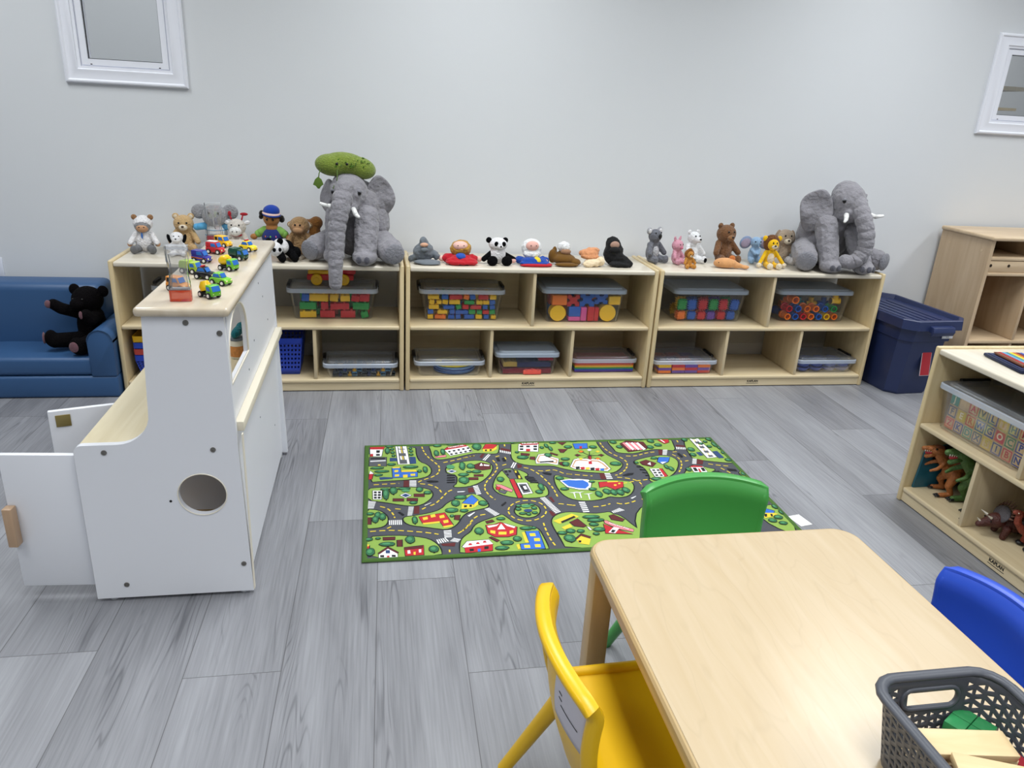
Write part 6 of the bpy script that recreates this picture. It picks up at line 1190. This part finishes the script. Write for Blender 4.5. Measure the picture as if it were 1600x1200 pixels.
def f(t, h):
    P_(t, 'mane', [('e', (0, .02, .75), (.27, .17, .27))], YM, h); P_(t, 'face', [('e', (0, -.11, .72), (.185, .12, .175))], YL, h); P_(t, 'muzzle', [('e', (0, -.215, .67), (.095, .045, .065))], CREAM, h)
    P_(t, 'nose', [('e', (0, -.262, .71), (.04, .02, .026))], EYE, h)
    for s in (-1, 1):
        P_(t, 'eye', [('e', (s*.06, -.213, .79), (.022, .014, .032))], EYE, h); P_(t, 'ear', [('e', (s*.24, .0, .90), (.085, .04, .085))], YL, h); P_(t, 'paw', [('e', (s*.42, -.20, .10), (.085, .075, .08))], CREAM, h); P_(t, 'foot', [('e', (s*.15, -.40, .10), (.10, .07, .10))], CREAM, h)
teddy('plush_lion', 'yellow plush lion with brown mane sitting by the big elephant', 1.868, .155, .165, .0, YL, nose=None, eyes=None, belly=CREAM, head=(.17, .13, .17), arm=[((s*.16, -.02, .48), (s*.40, -.18, .14), .065, .06) for s in (-1, 1)], leg=[((s*.13, -.06, .10), (s*.16, -.34, .08), .085, .075) for s in (-1, 1)], fat=.85, extra=f)

# --- black bear on the sofa
BK, PD = plush('black_bear', '0b090b', 120, .7, .1, .0), plush('paw_mauve', '6e4e56', 260, .4)
t = thing('teddy_bear', 'black teddy bear with mauve paw pads sitting on the blue sofa', 'soft toy', (-1.412, .130, .1865), rz=-.12)
fused('body', [('e', (0, .02, .095), (.062, .058, .095)), ('e', (.008, -.005, .222), (.066, .062, .060)), ('e', (-.012, -.058, .212), (.032, .026, .028)),
    ('c', (-.04, -.01, .160), (-.085, -.055, .190), .026, .026), ('c', (-.085, -.055, .19), (-.108, -.07, .212), .026, .024), ('c', (.045, -.01, .155), (.048, -.085, .150), .028, .026), ('c', (.048, -.085, .15), (.040, -.10, .180), .026, .023),
    ('c', (-.04, -.03, .042), (-.118, -.085, .050), .036, .034), ('e', (-.130, -.09, .062), (.026, .028, .038)), ('c', (.03, -.05, .042), (.012, -.125, .038), .038, .036), ('e', (.004, -.140, .046), (.034, .022, .040))], BK, t, .0035)
for x, z in ((-.050, .262), (.072, .258)): soft('ear', [('e', (x, .01, z), (.024, .014, .026))], BK, t)
soft('foot_pad', [('e', (-.156, -.098, .064), (.006, .020, .027), (0, 0, .3))], PD, t); soft('foot_pad', [('e', (-.002, -.162, .046), (.020, .006, .024))], PD, t); soft('paw_pad', [('e', (-.122, -.087, .216), (.014, .010, .018))], PD, t); soft('paw_pad', [('e', (.026, -.118, .180), (.008, .006, .018))], PD, t)
MB().box((.085, -.035, .105), (.012, .002, .028), rot=(0, .3, .3)).build('sewn_tag', fabric('tag_white', 'dcdcd8'), t)
for x in (-.026, .014): soft('eye', [('e', (x, -.064, .236), (.005, .004, .005))], EYE, t)

# ================================================================ toys around the shelf units
# red toy truck on the brick bin lid
t = thing('toy_truck', 'red toy truck with yellow wheels lying on the brick bin lid', 'toy truck', (-.335, .205, ZS+.1555))
m = MB(); m.b2(-.12, .095, -.035, .035, .020, .048, .006); m.b2(.03, .105, -.034, .034, .0485, .078, .008); m.build('truck_body', plastic('truck_red', 'c0242c', .3), t, 40)
MB().b2(-.115, .024, -.032, .032, .0485, .066, .004).build('truck_bed', plastic('truck_yellow', 'e8b818', .3), t)
for x in (-.075, .05):
    for s in (-1, 1):
        m = MB(); m.lathe([(.022, -.008), (.026, -.006), (.026, .006), (.022, .008), (.012, .007), (.011, .010), (.0005, .010)], (x, s*.042, .026), 24, (s*-PI/2, 0, 0)); m.build('wheel', plastic('truck_yellow', 'e8b818', .3), t, 40)
# blue perforated basket in the shelf by the sofa
def wire_basket(lab, x, y, z, w, d, h, col, rimc, grp=None):
    t = thing('plastic_basket', lab, 'basket', (x, y, z), 0, grp); c = plastic('basket_'+col, col, .35)
    m = MB(); nx, nz = 12, 7
    def wallgrid(A, B, n):
        for j in range(nz):
            for i in range(n):
                def pt(f, g):
                    k = .84+.16*g; b = A.lerp(B, f); return V((b.x*k, b.y*k, .004+(h-.03)*g))
                if j in (0,): 
                    m.bm.faces.new([m.bm.verts.new(pt(f, g)) for f, g in ((i/n, 0), ((i+1)/n, 0), ((i+1)/n, 1/nz), (i/n, 1/nz))]); continue
                o = [m.bm.verts.new(pt(f, g)) for f, g in ((i/n, j/nz), ((i+1)/n, j/nz), ((i+1)/n, (j+1)/nz), (i/n, (j+1)/nz))]
                q = [m.bm.verts.new(pt((i+f)/n, (j+g)/nz)) for f, g in ((.25, .25), (.75, .25), (.75, .75), (.25, .75))]
                for k in range(4): m.bm.faces.new((o[k], o[(k+1) % 4], q[(k+1) % 4], q[k]))
    c4 = [V((-w/2, -d/2, 0)), V((w/2, -d/2, 0)), V((w/2, d/2, 0)), V((-w/2, d/2, 0))]
    for i in range(4): wallgrid(c4[i], c4[(i+1) % 4], nx)
    bmesh.ops.remove_doubles(m.bm, verts=m.bm.verts, dist=1e-5); m._fin(); o = m.build('basket_wall', c, t, 30); s = o.modifiers.new('thick', 'SOLIDIFY'); s.thickness = .003; s.offset = 0
    m = MB(); m.b2(-w*.415, w*.415, -d*.415, d*.415, 0.0005, .005); m.build('basket_floor', c, t)
    m = MB(); m.loft([rrect(w*.99, d*.99, .01, h-.028), rrect(w*1.04, d*1.05, .012, h-.026), rrect(w*1.05, d*1.06, .014, h), rrect(w*1.0, d*1.0, .01, h), rrect(w*.98, d*.98, .01, h-.026)], False, False); m.build('rim', plastic('rim_'+rimc, rimc, .35), t, 40)
    return t
wire_basket('blue perforated basket standing alone beside the play kitchen back', -.585, .165, ZB+.0005, .205, .205, .185, '1c3fb4', '1c3fb4')
bs = 'stacked baskets beside the sofa'
for k, (c, r, n) in enumerate((('1c3fb4', '1c3fb4', 'lowest blue basket of the stack beside the sofa'), ('1c3fb4', 'b5413a', 'blue basket with red rim in the stack beside the sofa'), ('1c3fb4', '2148bc', 'upper blue basket under the yellow one beside the sofa'), ('e2b21c', 'e8b81a', 'yellow basket on top of the stack beside the sofa'))):
    wire_basket(n, -1.115, .165, ZB+.0006+k*.0305, .20-.000*k, .22, .105, c, r, bs)

# alphabet blocks in the long bin: local frame of the shelf facing the table (front = -x)
G = 'alphabet blocks in the long clear bin'
WB = wood('alphabet_wood', 'd8bd90', 'c5a676', 2, .45, 8, 6)
ink = dict(blue='2b3f86', yellow='c9ad2c', red='c2343c', teal='2f8a78', green='3c7d4c', grey='4c5a70')
rowsL = [[('teal', 'J'), ('blue', ''), ('red', 'A'), ('grey', 'V'), ('blue', 'L'), ('yellow', 'T'), ('blue', 'H'), ('red', 'M')],
         [('grey', 'F'), ('yellow', 'E'), ('red', 'R'), ('blue', 'W'), ('blue', 'G'), ('red', 'O'), ('green', 'C'), ('blue', 'P')],
         [('red', 'Z'), ('blue', 'K'), ('teal', 'D'), ('grey', 'X'), ('yellow', 'S'), ('blue', 'I'), ('red', 'B'), ('blue', 'N')]]
BSZ = .0432
nm = {'blue': 'blue', 'yellow': 'yellow', 'red': 'red', 'teal': 'teal', 'green': 'green', 'grey': 'slate grey'}
for r, rw in enumerate(rowsL):
    for c, (col, ch) in enumerate(rw):
        y = -1.4225+.152-c*.0436; z = ZS+.005+(2-r)*(BSZ+.0004)
        pos = ('top', 'middle', 'bottom')[r]
        t = thing('alphabet_block', (f'alphabet block with {nm[col]} letter {ch} in the {pos} row of the long bin' if ch else f'plain-faced alphabet block in the {pos} row of the long bin'), 'alphabet block', (1.889, y, z), 0, G)
        MB().box((0, 0, BSZ/2), (BSZ, BSZ*.99, BSZ), .002).build('block_body', WB, t)
        if ch:
            mk = pm('ink_'+col, ink[col], .5); a = BSZ*.44; b = BSZ*.34; x = -BSZ/2-.0004
            solid = (r, c) in ((0, 0), (1, 1), (1, 5))
            m = MB(); lo = [[(x, s1*k, BSZ/2+s2*k) for s1, s2 in ((-1, -1), (1, -1), (1, 1), (-1, 1))] for k in (a, b)]
            if solid: m.b2(x, x+.0006, -a, a, BSZ/2-a, BSZ/2+a)
            else:
                for s in (-1, 1): m.b2(x, x+.0006, s*a, s*b, BSZ/2-a, BSZ/2+a); m.b2(x, x+.0006, -b, b, BSZ/2+s*a, BSZ/2+s*b)
            m.build('printed_frame', mk, t)
            text('letter', ch, BSZ*.72, pm('letter_cream', 'e8dcc0', .5) if solid else mk, t, (x-.0004, 0, BSZ/2), (PI/2, 0, -PI/2), .0003, True)
for k in range(7):
    o = MB().box((0, 0, 0), (BSZ, BSZ, BSZ), .002).build('alphabet_block', WB); o.location = (1.938, -1.4225+.145-k*.0478, ZS+.005+BSZ/2); tag(o, 'plain wooden block in the back row of the long clear bin', 'alphabet block', G)
    o = MB().box((0, 0, 0), (BSZ, BSZ, BSZ), .002).build('alphabet_block', WB); o.location = (1.938, -1.4225+.145-k*.0478, ZS+.005+BSZ*1.5+.0005); tag(o, 'plain wooden block in the back row of the long clear bin', 'alphabet block', G)

# dinosaurs
def dino(lab, x, y, rz, parts, z=ZB+.0005, name='toy_dinosaur'):
    t = thing(name, lab, 'dinosaur', (x, y, z), rz, 'toy dinosaurs on the low shelf facing the table')
    for nmp, mat, prims, vox in parts: (fused(nmp, prims, mat, t, vox, 3) if vox else soft(nmp, prims, mat, t))
    return t
def skin(n, a, v=.35): return pm('dino_'+n, a, .5, bump=.9, bscale=170, var=v, vscale=60)
CLAW = pm('claw_black', '141414', .4); TEETH = pm('teeth', 'e6e0d0', .4); MOUTH = pm('mouth_red', 'b0262c', .4)
# front of each body is -y in its own frame; turned so they look out of the shelf (-x)
OR = skin('orange', 'a5622f'); GN = skin('green', '4a6c33', .5); DG = skin('dark_green', '33452c', .5); BR = skin('maroon', '4a2018', .5); RB = skin('rust', '8a3a26', .4)
def trex(lab, x, y, rz, s, main, back, belly, lean=0):
    k = lambda *p: tuple(v*s for v in p)
    t = dino(lab, x, y, rz, [('body', main, [('e', k(0, .02, .115), k(.034, .05, .042), (.5, 0, 0)), ('c', k(0, -.02, .145), k(0, -.055, .185), .026*s, .022*s), ('t', [k(0, .05, .10), k(0, .10, .075), k(.01, .15, .05), k(.03, .19, .035)], [.032*s, .022*s, .013*s, .005*s]),
        ('e', k(0, -.066, .205), k(.024, .034, .022)), ('c', k(0, -.08, .212), k(0, -.125, .208), .017*s, .011*s),
        ('c', k(-.03, .02, .105), k(-.038, -.01, .055), .026*s, .016*s), ('c', k(-.038, -.01, .055), k(-.040, .012, .02), .015*s, .011*s), ('c', k(-.04, .012, .014), k(-.042, -.032, .010), .011*s, .010*s),
        ('c', k(.03, .02, .105), k(.036, .0, .055), .026*s, .016*s), ('c', k(.036, .0, .055), k(.038, .018, .02), .015*s, .011*s), ('c', k(.038, .018, .014), k(.040, -.026, .010), .011*s, .010*s),
        ('c', k(-.022, -.035, .150), k(-.038, -.065, .130), .010*s, .008*s), ('c', k(-.038, -.065, .13), k(-.034, -.088, .118), .008*s, .006*s), ('c', k(.022, -.035, .150), k(.036, -.065, .130), .010*s, .008*s), ('c', k(.036, -.065, .13), k(.032, -.088, .118), .008*s, .006*s)], .0028),
        ('lower_jaw', main, [('c', k(0, -.07, .190), k(0, -.108, .172), .013*s, .009*s)], 0), ('mouth', MOUTH, [('c', k(0, -.075, .199), k(0, -.110, .190), .010*s, .007*s)], 0),
        ('back_ridge', back, [('e', k(0, .035, .145), k(.026, .05, .022), (.6, 0, 0)), ('e', k(0, -.03, .188), k(.018, .03, .018), (.9, 0, 0)), ('e', k(0, -.065, .222), k(.016, .024, .010))], 0)])
    for sx in (-1, 1):
        soft('eye', [('e', k(sx*.020, -.080, .218), k(.004, .005, .005))], EYE, t)
        for j in (-1, 0, 1): soft('claw', [('c', k(sx*.042+j*.009, -.036, .009), k(sx*.042+j*.011, -.050, .005), .005*s, .0025*s)], CLAW, t)
        m = MB()
        for q in range(5): m.cone(k(sx*.010, -.090-q*.008, .206), k(sx*.010, -.090-q*.008, .196), .0026*s, .0004, n=6)
        m.build('teeth', TEETH, t)
    return t
trex('orange toy raptor with open red mouth on the low shelf', 1.925, -1.268, -PI/2-.35, .82, OR, skin('orange_dark', '6e3a1c'), OR)
trex('green toy tyrannosaur rearing beside the orange raptor', 1.945, -1.372, -PI/2-.15, 1.02, GN, DG, GN)
t = dino('dark triceratops with spiky frill behind the shelf divider', 1.915, -1.556, -PI/2-.25, [('body', BR, [('e', (0, .05, .07), (.045, .07, .045)), ('e', (0, -.035, .075), (.036, .04, .034)), ('c', (0, -.06, .068), (0, -.105, .050), .026, .014), ('t', [(0, .10, .07), (0, .15, .05), (0, .19, .03)], [.03, .018, .006]),
    ('c', (-.034, .0, .05), (-.036, -.01, .012), .018, .014), ('c', (.034, .0, .05), (.036, -.01, .012), .018, .014), ('c', (-.036, .09, .05), (-.038, .095, .012), .02, .015), ('c', (.036, .09, .05), (.038, .095, .012), .02, .015)], .003),
    ('frill', skin('frill_grey', '4e4a4e', .5), [('e', (0, -.02, .108), (.052, .012, .040), (-.5, 0, 0))], 0)])
t.scale = (.75,)*3
m = MB()
for i in range(11):
    a = PI*(i/10); m.cone((.050*math.cos(a), -.014+.018*math.sin(a), .112+.036*math.sin(a)), (.064*math.cos(a), -.006+.026*math.sin(a), .114+.054*math.sin(a)), .006, .0008, n=8)
m.build('frill_spikes', skin('frill_spike', '6b4a3c'), t)
for sx in (-1, 1): m = MB(); m.cone((sx*.018, -.07, .092), (sx*.026, -.095, .108), .006, .001, n=10); m.build('horn', TEETH, t)
m = MB(); m.cone((0, -.10, .062), (0, -.118, .080), .006, .001, n=10); m.build('nose_horn', TEETH, t)
for sx in (-1, 1): soft('eye', [('e', (sx*.026, -.072, .078), (.003, .004, .004))], EYE, t)
t = dino('rust brown long-necked dinosaur right of the triceratops', 1.945, -1.640, -PI/2-.3, [('body', RB, [('e', (0, .05, .075), (.042, .07, .042)), ('t', [(0, .0, .08), (0, -.05, .10), (0, -.082, .135), (.0, -.085, .165), (0, -.075, .182)], [.032, .022, .017, .015, .014]), ('e', (0, -.092, .186), (.015, .026, .014)), ('t', [(0, .11, .07), (0, .17, .04), (0, .21, .03)], [.026, .014, .004]),
    ('c', (-.030, -.0, .06), (-.034, -.012, .014), .018, .014), ('c', (.030, .0, .06), (.034, -.012, .014), .018, .014), ('c', (-.034, .09, .05), (-.036, .095, .013), .02, .015), ('c', (.034, .09, .05), (.036, .095, .013), .02, .015)], .003), ('back_patch', skin('rust_dark', '2e2426', .5), [('e', (0, .045, .096), (.034, .06, .028)), ('e', (0, -.06, .128), (.014, .02, .022), (.8, 0, 0))], 0)])
t.scale = (.68,)*3
for sx in (-1, 1): soft('eye', [('e', (sx*.014, -.098, .190), (.003, .003, .003))], TEETH, t)
for sx in (-1, 1): soft('foot', [('e', (sx*.034, -.022, .012), (.018, .020, .0115))], CLAW, t)
t = dino('dark toy dinosaur lying beside the divider, black feet showing', 1.885, -1.458, -PI/2, [('body', skin('charcoal', '2a2c2e'), [('e', (0, .035, .014), (.013, .04, .0125)), ('c', (0, 0, .012), (0, -.022, .010), .009, .006)], .002)])
for sx in (-1, 0, 1): soft('claw', [('c', (sx*.007, -.022, .008), (sx*.010, -.038, .004), .004, .002)], CLAW, t)
dino('green and black dinosaur at the far end of the low shelf', 1.93, -1.80, -PI/2, [('body', DG, [('e', (0, .05, .05), (.03, .06, .03)), ('c', (0, 0, .06), (0, -.05, .075), .02, .014), ('c', (-.02, .02, .04), (-.025, .01, .012), .012, .011), ('c', (.02, .02, .04), (.025, .01, .012), .012, .011), ('c', (-.02, .08, .04), (-.025, .085, .012), .012, .011), ('c', (.02, .08, .04), (.025, .085, .012), .012, .011)], .003), ('foot', CLAW, [('e', (-.025, -.002, .011), (.018, .022, .011)), ('e', (.025, -.002, .011), (.018, .022, .011))], 0)])
# teal picture folder leaning in the corner
t = thing('picture_folder', 'teal glossy folder standing in the shelf corner behind the orange raptor', 'folder', (1.875, -1.2105, ZB+.0005))
m = MB(); m.prism([(-.035, 0), (.20, 0), (.20, .20), (-.02, .155)], 'xz', -.006, .002); m.build('cover', pm('teal_cover', '1c5a6c', .3, var=.4, vscale=14), t)
m = MB(); m.prism([(.02, .10), (.20, .06), (.20, .199), (.01, .160)], 'xz', -.0068, -.006); m.build('dark_print', pm('dark_cover', '17161f', .3), t)
# pencil wallet open on top of the shelf facing the table
t = thing('pencil_wallet', 'navy zip wallet lying open with coloured pencils on the shelf top', 'pencil case', (1.985, -1.385, .6056), rz=-.12)
NW = fabric('wallet_navy', '1d2542')
m = MB(); m.box((0, 0, .006), (.165, .19, .011), .004); m.build('wallet_half', NW, t); m = MB(); m.box((.155, .02, .012), (.14, .20, .022), .006); m.build('wallet_half', NW, t)
MB().box((-.01, .0, .0125), (.13, .165, .002)).build('wallet_lining', pm('wallet_lining', '252e55', .7), t)
pcx = [('brown', '7a4a32'), ('red', 'a8242c'), ('light blue', '6aa6c8'), ('teal', '4c8890'), ('yellow', 'e8cf2c'), ('orange', 'c0652c'), ('dark red', '6b2a26'), ('blue', '2a4fb0')]
for k, (n, c) in enumerate(pcx):
    o = MB(); o.cone((0, -.075, 0), (0, .06, 0), .0055, n=8).cone((0, .06, 0), (0, .075, 0), .0055, .0008, n=8); o = o.build('coloured_pencil', plastic('pencil_'+n, c, .4)); 
    lx, ly = -.060+k*.0125, .002; ca, sa = math.cos(-.12), math.sin(-.12)
    o.location = (1.985+lx*ca-ly*sa, -1.385+lx*sa+ly*ca, .6056+.0192); o.rotation_euler.z = -.12; tag(o, f'{n} pencil lying in the open navy wallet', 'pencil', 'coloured pencils in the navy wallet')
MB().box((.15, .03, .0237), (.07, .10, .002), .0006).build('beige_pocket', pm('wallet_beige', 'd8c48c', .7), t)
m = MB(); m.sweep([(-.035+.022*math.cos(a), -.118+.026*math.sin(a), .010) for a in [2*PI*i/20 for i in range(21)]], [(.003*math.cos(a), .009*math.sin(a)) for a in [2*PI*i/8 for i in range(8)]], (0, 0, 1), False); m.build('wrist_strap', NW, t)
